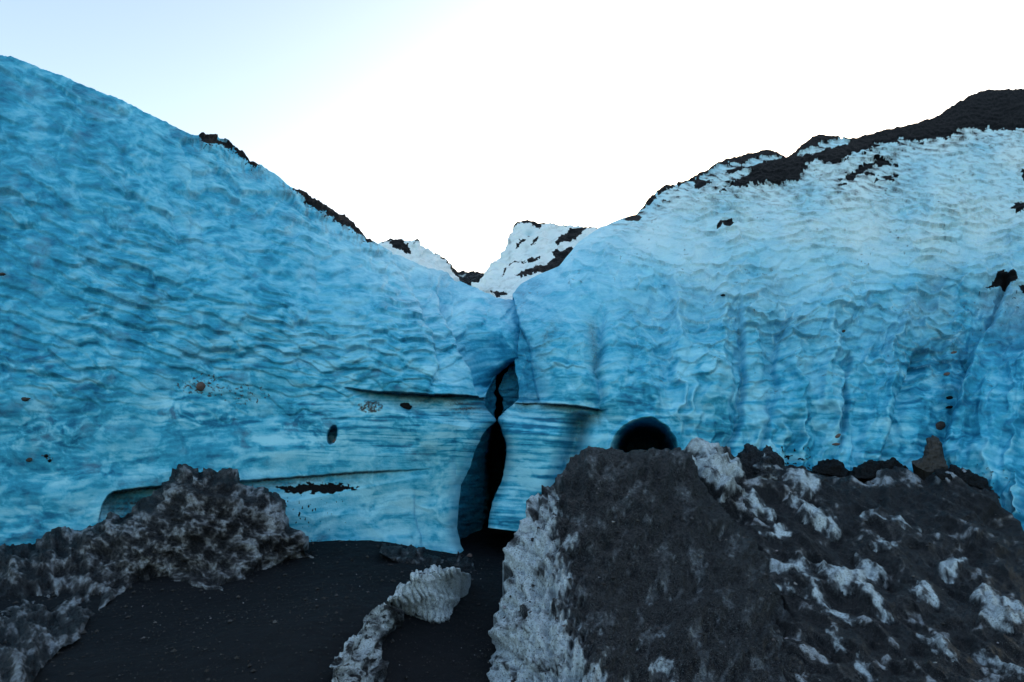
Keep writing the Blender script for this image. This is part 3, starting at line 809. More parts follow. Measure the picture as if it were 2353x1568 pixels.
def far_pinnacle():
    top = [(1085, 655), (1091, 651), (1099, 647), (1113, 629), (1124, 611), (1130, 608), (1143, 600), (1154, 578), (1168, 552), (1175, 527), (1178, 517), (1185, 511), (1198, 508), (1214, 509),
           (1231, 511), (1260, 515), (1297, 518), (1348, 522), (1400, 520), (1470, 512)]
    P, look, px, py, nb = loft('x', 1085, 1470, 260, 170, top, [(1085, 700), (1470, 690)],
                              lambda px, py, t: depth_field([(1090, 660, 24), (1180, 520, 29), (1180, 680, 20), (1250, 600, 25), (1350, 530, 29), (1350, 680, 20), (1460, 520, 28)])(px, py) + 2.0 * np.exp(-np.clip(px - ip(py, [(505, 1180), (527, 1175), (600, 1140), (650, 1090)]), 0, None) / 25.0),
                              far_shape(401), M_OLD, lambda px, py: np.stack([.75 + .35 * fbm(px / 60, (py + .2 * px) / 8, 403, 4) - .7 * np.exp(-(np.hypot((px - 1217) / 12, (py - 537) / 7)) ** 2), .85 + .4 * fbm(px / 40, py / 30, 405, 3) - .5 * np.exp(-(np.hypot((px - 1217) / 14, (py - 537) / 8)) ** 2), .25 * sst(.2, .6, fbm(px / 20, (py + .4 * px) / 7, 407, 3))], -1),
                              back=([.1, .4, 2, 6, 7], [0, 0, -.5, -3, -99]), split=1, tn=1.2)
    cv = lambda pts: [(747 + x * .3664, 431 + y * .3664) for x, y in pts]
    w = 3.5 * fbm(px / 12, py / 7, 409, 4)
    sdm = np.minimum.reduce([polysd_near(px, py, cv(q)) for q in (
        [(1190, 545), (1260, 515), (1370, 490), (1440, 440), (1420, 400), (1500, 385), (1590, 380), (1560, 440), (1480, 500), (1390, 535), (1300, 545), (1230, 565)],
        [(1440, 350), (1480, 300), (1540, 265), (1600, 252), (1680, 245), (1610, 290), (1575, 330), (1500, 345), (1460, 370)],
        [(1200, 385), (1215, 330), (1285, 308), (1240, 342), (1215, 385)], [(1295, 360), (1310, 330), (1342, 318), (1330, 350)],
        [(1160, 275), (1180, 210), (1230, 195), (1320, 205), (1420, 215), (1700, 235), (1700, 247), (1400, 232), (1358, 240), (1345, 295), (1335, 245), (1230, 222), (1180, 245)],
        [(1270, 465), (1290, 440), (1350, 438), (1320, 475)], [(1040, 650), (1090, 655), (1180, 672), (1120, 676), (1080, 690)], [(1110, 560), (1160, 470), (1220, 458), (1300, 470), (1200, 470), (1130, 500)])])
    m = (sdm + w) < -.3
    fm = np.zeros((P.shape[0] - 1, P.shape[1] - 1), bool)
    fm[nb:] = m[1:, 1:]; fm[:nb] = m[0, 1:][None]
    t_ = thing('ice_pinnacle', 'white ice peak with black ash streaks behind the notch between the walls', 'ice peak', (2, 27, 4))
    part_of_grid('ice_face', P, ~fm, M_OLD, look, t_)
    part_of_grid('ash_streak', P, fm, M_ASH, look, t_)
far_pinnacle()

def far_ridge():
    top = [(855, 566), (872, 556), (886, 550), (895, 546), (908, 550), (923, 548), (938, 556), (950, 557), (956, 551), (959, 548), (965, 556), (972, 566), (981, 574), (1000, 579), (1018, 592), (1036, 611), (1046, 629), (1060, 655)]
    P, look, px, py, nb = loft('x', 855, 1060, 150, 60, top, [(855, 600), (1060, 700)], lambda px, py, t: depth_of_Y(py, 21.0 - 3 * t + 1.5 * np.clip((px - 1000) / 50, 0, 1)), far_shape(421), M_OLD,
                              lambda px, py: np.stack([.8 + .3 * fbm(px / 40, py / 10, 423, 4), .9 + .3 * fbm(px / 30, py / 20, 425, 3), .2 * sst(.1, .6, fbm(px / 14, py / 6, 427, 3))], -1),
                              back=([.1, .4, 2, 5, 6], [0, 0, -.5, -3, -99]), split=1, tn=1.2)
    w = 4 * fbm(px / 9, py / 7, 429, 4)
    sdm = np.minimum.reduce([polysd_near(px, py, q) for q in ([(893, 553), (920, 545), (932, 560), (944, 572), (944, 585), (920, 578), (900, 566)], [(870, 560), (885, 550), (900, 543), (930, 547), (930, 552), (905, 553), (890, 556)],
                                                            [(953, 560), (958, 540), (966, 556)], [(1000, 575), (1020, 588), (1040, 610), (1050, 630), (1032, 614), (1015, 596)])])
    m = (sdm + w) < -.3
    fm = np.zeros((P.shape[0] - 1, P.shape[1] - 1), bool)
    fm[nb:] = m[1:, 1:]; fm[:nb] = m[0, 1:][None]
    t_ = thing('ice_ridge', 'small white ice ridge with a dark ash patch above the left wall crest', 'ice ridge', (-4, 20, 4))
    part_of_grid('ice_face', P, ~fm, M_OLD, look, t_)
    part_of_grid('ash_patch', P, fm, M_ASH, look, t_)
far_ridge()

o = loft('rock_ridge', 1030, 1125, 80, 40, [(1030, 625), (1044, 620), (1052, 623), (1062, 622), (1070, 625), (1084, 623), (1098, 624), (1110, 625), (1125, 632)], [(1030, 680), (1125, 680)],
         lambda px, py, t: depth_of_Y(py, 34 - 2 * t), far_shape(441, 1.5), M_DIRTY,
         lambda px, py: np.stack([-.5 + 1.3 * sst(-1, -5, polysd_near(px, py, [(1046, 626), (1072, 627), (1078, 634), (1066, 638), (1050, 634)])) + 1.1 * sst(0, -4, polysd_near(px, py, [(1074, 630), (1100, 631), (1080, 638)])), 0 * px, 0 * px], -1),
         back=([.1, .4, 2, 5, 6], [0, 0, -.5, -3, -99]))
tag(o, 'distant dark ash ridge with two white ice patches at the bottom of the sky notch', 'rock ridge')

# ------------------------------------------------------------------ debris slope on the right
CTRL_S = [(1540, 1040, 8.6), (1640, 1045, 8.6), (1760, 1060, 8.8), (1900, 1075, 8.9), (2050, 1080, 8.7), (2200, 1090, 8.2), (2300, 1150, 7.6), (2353, 1215, 7.2), (2800, 1480, 5.6),
          (1600, 1150, 7.3), (1800, 1150, 7.5), (2000, 1150, 7.5), (2200, 1200, 6.9), (1700, 1300, 5.9), (1900, 1300, 5.8), (2100, 1300, 5.8), (2300, 1320, 5.6),
          (1800, 1450, 4.4), (2000, 1450, 4.4), (2200, 1450, 4.3), (2353, 1450, 4.3), (1900, 1568, 3.6), (2100, 1568, 3.55), (2353, 1568, 3.5), (2800, 1568, 3.9), (1600, 1568, 4.2), (1540, 1350, 5.9),
          (1900, 1800, 2.55), (2353, 1800, 2.5), (2800, 1800, 2.6), (1600, 1800, 2.7)]
cvs = lambda pts: [(1549 + x * .3664, 994 + y * .3664) for x, y in pts]
OUT = [  # bare ice showing through the debris: outline, height, label
    ([(60, 110), (90, 55), (130, 50), (190, 90), (260, 130), (330, 140), (350, 185), (270, 200), (385, 195), (415, 235), (440, 300), (400, 330), (330, 320), (390, 380), (430, 400), (370, 400), (290, 450), (220, 370), (140, 310), (80, 250), (80, 210), (130, 190), (60, 160)], .24,
     'knobbly grey ice outcrop beside the tunnel mouth at the top of the debris slope'),
    ([(680, 300), (720, 245), (800, 255), (870, 285), (930, 330), (900, 380), (860, 420), (780, 400), (720, 350)], .07, 'smooth tan-grey ice slab sprinkled with ash, below the dark domed debris mound'),
    ([(420, 400), (480, 380), (530, 400), (570, 460), (620, 480), (640, 530), (620, 570), (560, 520), (500, 520), (460, 480)], .12, 'white-edged ice lump just below the knobbly outcrop near the boulder'),
    ([(610, 590), (660, 560), (720, 620), (740, 660), (660, 680), (590, 680), (540, 640), (590, 650), (625, 640)], .06, 'thin curved ice rim holding a scoop of gravel below the white-edged lump'),
    ([(700, 430), (760, 400), (830, 430), (900, 500), (980, 530), (1050, 580), (1040, 640), (1000, 660), (900, 600), (820, 570), (770, 520), (790, 470)], .13, 'long slanting ice ridge in the upper middle of the debris slope'),
    ([(1160, 540), (1200, 505), (1280, 520), (1340, 560), (1420, 540), (1480, 580), (1540, 610), (1450, 625), (1370, 590), (1260, 570), (1180, 565)], .06, 'ragged pale ice streak under the ice wall right of the long slanting ridge'),
    ([(1240, 640), (1320, 670), (1420, 735), (1360, 760), (1270, 745), (1230, 720), (1290, 710)], .06, 'thin pointed ice sliver on the slope below the ragged pale streak'),
    ([(560, 780), (640, 775), (700, 800), (800, 790), (840, 830), (870, 880), (800, 895), (720, 905), (600, 880)], .10, 'smooth upright grey ice face at the right edge of the great boulder'),
    ([(860, 800), (930, 820), (960, 860), (1100, 900), (1160, 850), (1140, 780), (1200, 800), (1280, 830), (1350, 890), (1280, 920), (1220, 960), (1260, 1000), (1290, 1060), (1370, 1170), (1310, 1165), (1220, 1090), (1130, 1020), (1000, 1000), (930, 930)], .11, 'largest pale ice outcrop running down the middle of the debris slope'),
    ([(1480, 1010), (1540, 965), (1620, 985), (1660, 1040), (1680, 1100), (1590, 1105), (1530, 1070)], .07, 'round speckled ice bump right of the largest outcrop'),
    ([(1860, 1030), (1900, 985), (1960, 975), (2020, 1010), (2100, 1060), (2195, 1090), (2260, 1200), (2180, 1250), (2060, 1230), (1980, 1240), (1910, 1200), (1930, 1130)], .14, 'broad whitish ice hump at the right end of the debris slope'),
    ([(1640, 800), (1700, 770), (1760, 780), (1830, 760), (1840, 820), (1790, 860), (1780, 920), (1720, 915), (1660, 860)], .06, 'frayed ice patch high on the slope towards the right ice wall'),
    ([(820, 930), (870, 930), (930, 1010), (1000, 1080), (1080, 1110), (1170, 1220), (1100, 1200), (1010, 1160), (940, 1120), (900, 1050), (790, 1000), (700, 990), (590, 965), (640, 950), (760, 985), (860, 1000)], .07, 'thin forked ice band beside the smooth upright grey face'),
    ([(960, 1250), (1000, 1255), (1050, 1320), (1080, 1375), (1020, 1350)], .05, 'small narrow ice sliver low on the slope'),
    ([(1100, 1420), (1150, 1400), (1220, 1450), (1270, 1530), (1200, 1530), (1130, 1470)], .06, 'ice knob ringed with gravel at the foot of the slope'),
    ([(1530, 1290), (1600, 1300), (1700, 1340), (1780, 1340), (1720, 1370), (1800, 1470), (1700, 1430), (1620, 1370)], .06, 'diagonal ice streak low on the right of the slope'),
    ([(1840, 1350), (1900, 1370), (2000, 1400), (2195, 1500), (2300, 1560), (2200, 1580), (2060, 1500), (1960, 1440)], .05, 'brownish ice band at the lower right end of the slope'),
]
def slope():
    nx, ny = 640, 430
    xc = np.concatenate([np.linspace(1500, 2380, nx - 50), np.linspace(2380, 2800, 51)[1:]])
    top = ip(xc, [(1500, 1045), (1560, 1042), (1640, 1040), (1690, 1052), (1760, 1060), (1860, 1072), (1900, 1070), (1950, 1078), (2020, 1074), (2070, 1080), (2110, 1090), (2160, 1084), (2210, 1084), (2255, 1095), (2275, 1112), (2290, 1140), (2320, 1180), (2353, 1222), (2450, 1300), (2800, 1480)])
    top = top + 4 * fbm(xc / 24, xc * 0, 501, 4)
    t = np.linspace(0, 1, ny) ** 1.0
    py = top[None] + t[:, None] * (1800 - top)[None]
    px = np.repeat(xc[None], ny, 0)
    D = depth_field(CTRL_S)(px, py)
    P = unproj(px, py, D); Nn = surf_normals(P)
    sc = D / 6.0
    wob = 9 * fbm(px / 26, py / 16, 503, 4) + 4 * noise(px / 6, py / 5, 505)
    disp = sc * (.10 * fbm((px + py) / 130, (py - .5 * px) / 70, 507, 3) + .10 * (ridged((px + .4 * py) / 190, (py - .55 * px) / 60, 508, 3) - 1) + .016 * fbm(px / 18, py / 12, 509, 3))
    cls = np.zeros(px.shape, int)
    icy = np.zeros(px.shape)
    for i, (q, h, lab) in enumerate(OUT):
        s = polysd_near(px, py, cvs(q), 80.0) + wob * .42 - 3.5
        disp += .9 * sc * h * sst(5, -20, s) * (1 + .5 * fbm(px / 36, py / 30, 511 + i, 2))
        cls[(s < 0) & (cls == 0)] = i + 1
        icy = np.maximum(icy, sst(0, -16, s))
    mud = fbm(px / 70, py / 45, 521, 4)
    P = P + Nn * disp[..., None]
    look = np.stack([.20 + .55 * icy + .55 * fbm((px + .5 * py) / 26, (py - .5 * px) / 13, 523, 5), 0 * px, 0 * px], -1)
    lookg = np.stack([-.34 + .85 * sst(.05, .8, mud) + .25 * fbm(px / 10, py / 7, 527, 3) + .48 * sst(1.1, 1.5, ridged((px + .4 * py) / 190, (py - .55 * px) / 60, 508, 3)) + .15 * noise(px / 20, py / 14, 525), 0 * px, 0 * px], -1)
    br = back_rows(P, [.1, .4, 1.0, 1.5], [-.02, -.15, -.6, -99])
    nb = len(br)
    foot = P[-1:].copy(); foot[..., 2] = -.6; foot[..., 1] -= .3
    P = np.concatenate([br, P, foot], 0); look = ext_rows(look, nb, 1); lookg = ext_rows(lookg, nb, 1)
    fm = np.zeros((P.shape[0] - 1, P.shape[1] - 1), int)
    fm[nb:-1] = cls[1:, 1:]
    o = part_of_grid('debris_slope', P, fm == 0, M_MUDDY, lookg)
    tag(o, 'slope of black gravel below the right ice wall', kind='structure')
    for i, (q, h, lab) in enumerate(OUT):
        o = part_of_grid('ice_outcrop', P, fm == i + 1, M_DIRTY, look)
        if o: tag(o, lab, 'ice outcrop', 'ice outcrops on the debris slope')
slope()

# ------------------------------------------------------------------ great boulder
CTRL_B = [(1360, 1030, 6.7), (1300, 1060, 6.5), (1230, 1150, 6.1), (1180, 1280, 5.5), (1150, 1400, 4.9), (1130, 1568, 4.2), (1560, 1038, 7.0), (1480, 1036, 7.0), (1640, 1130, 6.6), (1760, 1300, 5.5), (1900, 1500, 4.2),
          (1250, 1250, 5.2), (1230, 1450, 4.05), (1230, 1568, 3.6), (1300, 1300, 4.85), (1400, 1150, 5.8), (1400, 1300, 4.9), (1400, 1450, 3.95), (1400, 1568, 3.4), (1550, 1150, 6.2), (1550, 1300, 5.1), (1550, 1450, 4.1), (1550, 1568, 3.5),
          (1700, 1300, 5.3), (1700, 1450, 4.2), (1700, 1568, 3.55), (1850, 1568, 3.6), (2000, 1568, 3.7), (1400, 1800, 2.45), (1700, 1800, 2.5), (1150, 1800, 2.7), (2000, 1800, 2.55)]
def boulder():
    top = [(1118, 1600), (1126, 1500), (1129, 1470), (1133, 1462), (1137, 1440), (1144, 1400), (1152, 1370), (1160, 1335), (1168, 1300), (1176, 1262), (1184, 1238), (1192, 1205), (1204, 1178), (1216, 1148), (1232, 1128), (1250, 1110), (1272, 1090), (1296, 1065), (1310, 1045), (1322, 1035),
           (1345, 1029), (1360, 1027), (1385, 1031), (1400, 1031), (1440, 1036), (1500, 1039), (1560, 1036), (1580, 1044), (1600, 1075), (1650, 1150), (1720, 1225), (1760, 1300), (1850, 1420), (1900, 1495), (1960, 1570), (2000, 1600)]
    xs = 2000
    def shape(px, py, D):
        s = D / 5.0
        pits = cells(px / 34 + .4 * fbm(px / 40, py / 40, 601, 2), py / 46, 603)[0]
        rib = (ridged((px + .32 * py) / 22.0, (py - .3 * px) / 85.0, 605, 3) - 1)
        face = sst(60, -40, px - ip(py, [(1100, 1270), (1200, 1290), (1350, 1310), (1450, 1330), (1568, 1360)]))
        d = s * (.10 * fbm(px / 110, py / 110, 607, 4) + .022 * fbm(px / 26, py / 26, 609, 3) * (.6 + .4 * face) - .09 * np.clip(.42 - pits, 0, 1) * 2 * (.3 + face) + .075 * rib * (.15 + face))
        return d + s * .012 * fbm(px / 6, py / 5, 611, 2) + s * .03 * (ridged((px + .35 * py) / 60, (py - .4 * px) / 120, 612, 3) - 1)
    def lookf(px, py):
        xf = ip(py, [(1060, 1230), (1130, 1235), (1180, 1270), (1230, 1285), (1300, 1290), (1380, 1300), (1450, 1310), (1568, 1370)])
        wob = 34 * fbm(px / 60, py / 60, 613, 4)
        face = sst(34, -24, px - xf + wob)
        mott = fbm((px + .4 * py) / 46, (py - .3 * px) / 70, 615, 5)
        low = sst(1380, 1520, py + .12 * (px - 1300))
        r = -.10 + .78 * face + .80 * mott * (1 - .5 * face) * sst(1980, 1560, px + .35 * (1300 - py)) + .34 * fbm((px + .3 * py) / 10, (py - .3 * px) / 14, 616, 4) + .35 * low * sst(-.1, .6, fbm(px / 50, py / 36, 617, 4))
        r -= .45 * face * sst(.25, .8, fbm(px / 34, py / 60, 619, 4))
        r -= .12 * sst(1130, 1060, py)
        lim = .36 + .5 * sst(1430, 1530, py) * sst(1650, 1450, px) * sst(0, .5, fbm(px / 50, py / 36, 617, 4))
        r = np.where(face > .02, r, np.minimum(r, lim))
        r = r + face * .12
        return np.stack([r, 0 * px, 0 * px], -1)
    o = loft('ice_boulder', 1118, 2000, 560, 400, top, [(1118, 1900), (2000, 1900)], lambda px, py, t: depth_field(CTRL_B)(px, py) + .25 * np.exp(-t * 22), shape, M_DIRTY, lookf,
             back=([.05, .15, .4, .9, 1.3], [-.02, -.10, -.35, -.9, -99]), tn=3.0, tf=16.0)
    tag(o, 'great gravel-coated ice boulder right of the sand channel with a pale bare left face', 'ice boulder')
boulder()

# ------------------------------------------------------------------ dirty mound on the left
def mound():
    top = [(-500, 1330), (-200, 1270), (0, 1252), (60, 1246), (130, 1226), (180, 1212), (225, 1196), (265, 1180), (300, 1165), (335, 1150), (352, 1128), (368, 1108), (385, 1092), (397, 1080), (412, 1076), (428, 1070), (450, 1066), (470, 1070), (492, 1078), (512, 1088), (525, 1090), (545, 1086), (555, 1094), (566, 1108),
           (585, 1110), (606, 1122), (625, 1130), (642, 1140), (650, 1160), (660, 1182), (678, 1208), (690, 1230), (700, 1248), (712, 1262), (722, 1280)]
    # foot follows the sand: buried a little below it
    bot = [(-500, 1800), (0, 1720), (60, 1600), (85, 1545), (115, 1500), (150, 1475), (185, 1465), (205, 1420), (240, 1395), (275, 1372), (320, 1352), (370, 1340), (410, 1342), (450, 1352), (490, 1375), (530, 1378), (550, 1345), (600, 1328), (650, 1312), (690, 1296), (722, 1282)]
    C = [(-400, 1320, 5.2), (0, 1252, 6.0), (200, 1205, 6.5), (340, 1150, 6.7), (450, 1070, 6.7), (560, 1110, 6.9), (650, 1180, 7.0), (710, 1262, 7.1),
         (0, 1400, 4.9), (200, 1330, 5.7), (340, 1280, 6.0), (450, 1200, 6.25), (560, 1220, 6.5), (650, 1260, 6.8)]
    for (x, y, z) in ((60, 1600, .44), (150, 1475, .36), (240, 1395, .28), (370, 1340, .26), (490, 1375, .22), (600, 1328, .24), (690, 1296, .28), (0, 1720, .50), (-400, 1750, .5)):
        D = depth_of_z(y, z - .03); u = (H / 2 - y) / FPX
        C.append((x, y, D * (cp - u * sp)))
    f = depth_field(C)
    def shape(px, py, D):
        s = D / 6.0
        w = 10 * fbm(px / 50, py / 50, 701, 3)
        p1 = cells((px + w) / 42, (py + w) / 34, 703)[0]; p2 = cells((px - w) / 19, (py + w) / 15, 705)[0]
        edge = 1 - .0 * px
        flut = fbm((px - .25 * py) / 9.0, py / 70, 709, 3) * sst(540, 620, px)
        return s * edge * (.12 * fbm(px / 90, py / 70, 707, 3) + .05 * sst(.05, .75, p1) + .014 * sst(.1, .7, p2) + .014 * fbm(px / 8, py / 7, 711, 3) + .02 * flut) - .05
    def lookf(px, py):
        w = 10 * fbm(px / 50, py / 50, 701, 3)
        p1 = cells((px + w) / 42, (py + w) / 34, 703)[0]; p2 = cells((px - w) / 19, (py + w) / 15, 705)[0]
        p3 = cells(px / 9.0 + w / 9, py / 7.5, 715)[0]
        r = -.40 + .75 * sst(.12, .62, p1) + .45 * sst(.1, .6, p2) + .28 * sst(.1, .6, p3) + .45 * fbm(px / 60, py / 40, 713, 3) + .3 * fbm(px / 9, py / 8, 717, 3) + .18 * sst(480, 640, px) - .25 * sst(140, 20, px) * sst(1420, 1330, py)
        r = .10 + .62 * (r - .25) - .12 * sst(1170, 1090, py)
        return np.stack([r, 0 * px, 0 * px], -1)
    o = loft('ice_mound', -500, 722, 620, 300, top, bot, lambda px, py, t: f(px, py) + .35 * np.exp(-t * 12), shape, M_MUDDY, lookf,
             back=([.05, .15, .4, .8, 1.0], [-.01, -.06, -.25, -.8, -99]), tn=4.0, tf=13.0)
    tag(o, 'pitted dirty grey ice mound on the black sand in front of the left wall', 'ice mound')
mound()

# ------------------------------------------------------------------ ribbed ice block and its tail on the channel edge
cvr = lambda x, y: ((1300 + x * .3827) * .5745, (2130 + y * .3827) * .5745)
def Yz(py, z):
    D = depth_of_z(py, z); u = (H / 2 - py) / FPX
    return D * (cp - u * sp)
def ribbed():
    root = thing('ice_block', 'pale fluted ice block with a tapering tail on the edge of the sand channel', 'ice block', (-.8, 5.8, 0))
    top = [cvr(*q) for q in [(640, 740), (660, 680), (715, 640), (735, 590), (760, 520), (800, 515), (830, 535), (850, 500), (900, 505), (925, 470), (935, 410), (965, 390), (1000, 400), (1040, 385), (1070, 370), (1090, 340), (1110, 330), (1150, 345), (1200, 350), (1240, 375), (1280, 362), (1340, 362), (1400, 358), (1420, 380), (1445, 415), (1475, 430), (1500, 432), (1530, 422), (1545, 450), (1547, 480)]]
    bot = [cvr(*q) for q in [(640, 780), (700, 850), (760, 890), (850, 920), (950, 960), (1050, 1000), (1150, 1015), (1250, 1010), (1320, 960), (1400, 800), (1470, 690), (1500, 600), (1530, 540), (1547, 500)]]
    C = []
    for i in (0, 3, 8, 12, 16, 21, 24, 27): 
        x, y = top[i]; C.append((x, y, Yz(y, [.40, .46, .50, .56, .58, .54, .42, .30][(0, 3, 8, 12, 16, 21, 24, 27).index(i)])))
    for i in (0, 2, 4, 6, 8, 10, 12):
        x, y = bot[i]; C.append((x, y, Yz(y, [.22, .10, .04, -.03, -.04, -.03, .02][(0, 2, 4, 6, 8, 10, 12).index(i)])))
    f = depth_field(C)
    def shape(px, py, D):
        w = 6 * fbm(px / 40, py / 40, 801, 3)
        u = (px - .10 * (py - 1350) + w) / 15.5
        q1, q2, qx, qy, qr = cells(u, (py + w) / 62, 803, .6)
        ub = (px - .16 * (py - 1350) + 1.3 * w + 7 * noise(px / 31, py / 90, 806)) / 14.5
        flute = np.abs(np.sin(np.pi * ub)) ** .6 * (.75 + .25 * np.cos(6.28 * (py + 20 * noise(np.floor(ub), np.floor(ub) * 0, 804)) / 55)) - .35 * q1 ** 2
        fade = (sst(0, 25, ip(px, bot) - py) * .9 + .1) * (.75 + .5 * sst(-.4, .5, noise(px / 26, py / 40, 808)))
        return .055 * flute * fade + .005 * fbm(px / 14, py / 14, 805, 2) + .02 * fbm(px / 60, py / 50, 807, 3) - .03
    def lookf(px, py):
        b = ip(px, bot) - py; tt = py - ip(px, top)
        r = .95 + .3 * fbm(px / 30, py / 30, 809, 4) - .5 * sst(24, 4, b) - .75 * sst(.2, .6, fbm(px / 8, py / 7, 811, 3)) * sst(22, 4, tt) * sst(1020, 960, px)
        line = py - ip(px, [(905, 1392), (935, 1405), (985, 1428), (1040, 1436)])
        r -= .5 * np.exp(-(line / 4) ** 2) * sst(-.2, .3, noise(px / 14, py / 9, 813)) * sst(1010, 960, px)
        r -= .25 * sst(.2, .7, fbm(px / 16, py / 26, 815, 4))
        return np.stack([r, 0 * px, 0 * px], -1)
    loft('fluted_face', top[0][0], top[-1][0], 190, 110, top, bot, lambda px, py, t: f(px, py) + .10 * np.exp(-t * 14), shape, M_DIRTY, lookf, root,
         back=([.04, .12, .3, .5, .6], [-.02, -.08, -.25, -.5, -99]), tn=2.0, tf=7.0)
    # tail: slopes down the bank towards the camera
    top2 = [cvr(*q) for q in [(85, 1640), (90, 1400), (100, 1290), (130, 1250), (200, 1240), (215, 1170), (270, 1095), (320, 1060), (340, 1030), (400, 1000), (410, 940), (440, 850), (480, 830), (520, 790), (580, 770), (620, 735), (660, 725), (700, 735), (760, 770), (800, 820)]]
    bot2 = [cvr(*q) for q in [(85, 1760), (300, 1950), (500, 1860), (620, 1600), (670, 1340), (700, 1150), (735, 1020), (800, 930)]]
    C = []
    for (i, z) in ((1, .36), (4, .36), (7, .36), (10, .40), (14, .42), (18, .38)):
        x, y = top2[i]; C.append((x, y, Yz(y, z)))
    for (i, z) in ((0, .15), (1, .03), (2, .02), (3, .05), (4, .08), (5, .10), (6, .14)):
        x, y = bot2[i]; C.append((x, y, Yz(y, z)))
    f2 = depth_field(C)
    def shape2(px, py, D):
        w = 8 * fbm(px / 30, py / 30, 821, 3)
        c = cells((px + w) / 40, (py + .5 * px + w) / 48, 823)[0]
        return .09 * c ** 1.5 + .012 * fbm(px / 16, py / 16, 825, 3) + .05 * fbm(px / 50, py / 50, 827, 3) - .04
    def look2(px, py):
        ed = px - ip(py, [(cvr(0, y)[1], cvr(x, 0)[0]) for x, y in ((720, 800), (690, 980), (600, 1120), (560, 1300), (540, 1420), (560, 1560))])
        r = .70 + .5 * fbm(px / 26, py / 26, 829, 4) - .5 * sst(-22, 14, ed + 8 * fbm(px / 16, py / 16, 831, 3)) - .6 * sst(.15, .6, fbm(px / 12, py / 10, 833, 4))
        return np.stack([r, 0 * px, 0 * px], -1)
    loft('ice_tail', top2[0][0], top2[-1][0], 150, 150, top2, bot2, lambda px, py, t: f2(px, py) + .06 * np.exp(-t * 14), shape2, M_DIRTY, look2, root,
         back=([.03, .08, .2, .35, .4], [-.02, -.06, -.2, -.4, -99]), tn=3.0, tf=6.0)
ribbed()

# ------------------------------------------------------------------ small lumps, stones, grit
def lump(name, label, cat, top, bot, Yt, Yb, bulge, mat, r0, seed, group=None, rough=1.0, nx=90, ny=60, ramp_r=.6):
    x0, x1 = top[0][0], top[-1][0]
    def dep(px, py, t):
        s = np.clip((px - x0) / (x1 - x0), 0, 1)
        return depth_of_Y(py, Yt + (Yb - Yt) * t + .12 * np.exp(-t * 12)) - bulge * np.sin(np.pi * np.clip(t, 0, 1)) ** .7 * np.sqrt(np.clip(1 - (2 * s - 1) ** 2, 0, 1))
    sh = lambda px, py, D: rough * D / 8 * (.06 * fbm(px / 24, py / 20, seed, 4) + .012 * fbm(px / 8, py / 7, seed + 1, 2))
    lk = lambda px, py: np.stack([r0 + ramp_r * fbm(px / 18, py / 14, seed + 2, 4), 0 * px, 0 * px], -1)
    o = loft(name, x0, x1, nx, ny, top, bot, dep, sh, mat, lk, back=([.04, .12, .3, .5], [-.02, -.08, -.3, -99]), tn=2.5, tf=7.0)
    tag(o, label, cat, group)
    return o
lump('dirty_ice_chunk', 'dark muddy ice chunk at the foot of the left wall behind the fluted block', 'ice chunk',
     [(872, 1262), (880, 1246), (895, 1247), (915, 1254), (925, 1262), (940, 1255), (965, 1256), (980, 1270), (1000, 1280), (1018, 1290), (1022, 1300), (1026, 1312)],
     [(872, 1268), (900, 1285), (930, 1300), (960, 1312), (1000, 1320), (1026, 1318)], 7.95, 7.25, .12, M_MUDDY, .05, 901)
lump('dirty_ice_chunk', 'small dark rubble lump at the mouth of the crevice beside the left wall toe', 'ice chunk',
     [(1015, 1300), (1030, 1282), (1050, 1276), (1062, 1284), (1075, 1283), (1088, 1290), (1092, 1305)], [(1015, 1315), (1050, 1318), (1092, 1312)], 8.1, 7.6, .06, M_MUDDY, -.1, 911)
lump('debris_mound', 'dark domed debris mound against the right ice wall, crowned with black ash', 'debris mound',
     [(1680, 1062), (1692, 1045), (1705, 1032), (1722, 1026), (1745, 1030), (1760, 1023), (1780, 1030), (1795, 1046), (1800, 1080)], [(1680, 1085), (1720, 1120), (1770, 1125), (1800, 1100)], 8.9, 8.3, .15, M_MUDDY, -.75, 921, ramp_r=.3)
lump('ice_lump', 'rounded pale ice knob standing in front of the dark domed debris mound', 'ice knob',
     [(1728, 1095), (1736, 1070), (1745, 1050), (1757, 1040), (1768, 1050), (1778, 1075), (1790, 1092), (1800, 1112)], [(1728, 1105), (1760, 1128), (1800, 1122)], 8.25, 8.0, .14, M_DIRTY, .15, 931)
lump('ice_lump', 'small egg-shaped ice knob beside the knobbly outcrop', 'ice knob',
     [(1690, 1105), (1695, 1086), (1704, 1081), (1712, 1090), (1714, 1104)], [(1690, 1108), (1700, 1114), (1714, 1108)], 8.0, 7.9, .08, M_DIRTY, .35, 941, nx=50, ny=40)
lump('debris_cone', 'grey gravel cone in the deep groove of the right ice wall', 'debris cone',
     [(2095, 1062), (2110, 1052), (2124, 1042), (2130, 1018), (2136, 1006), (2148, 1000), (2160, 1008), (2166, 1030), (2170, 1045), (2172, 1066)], [(2095, 1066), (2130, 1085), (2172, 1085)], 8.72, 8.45, .05, M_STONE, 0, 951, rough=.7)
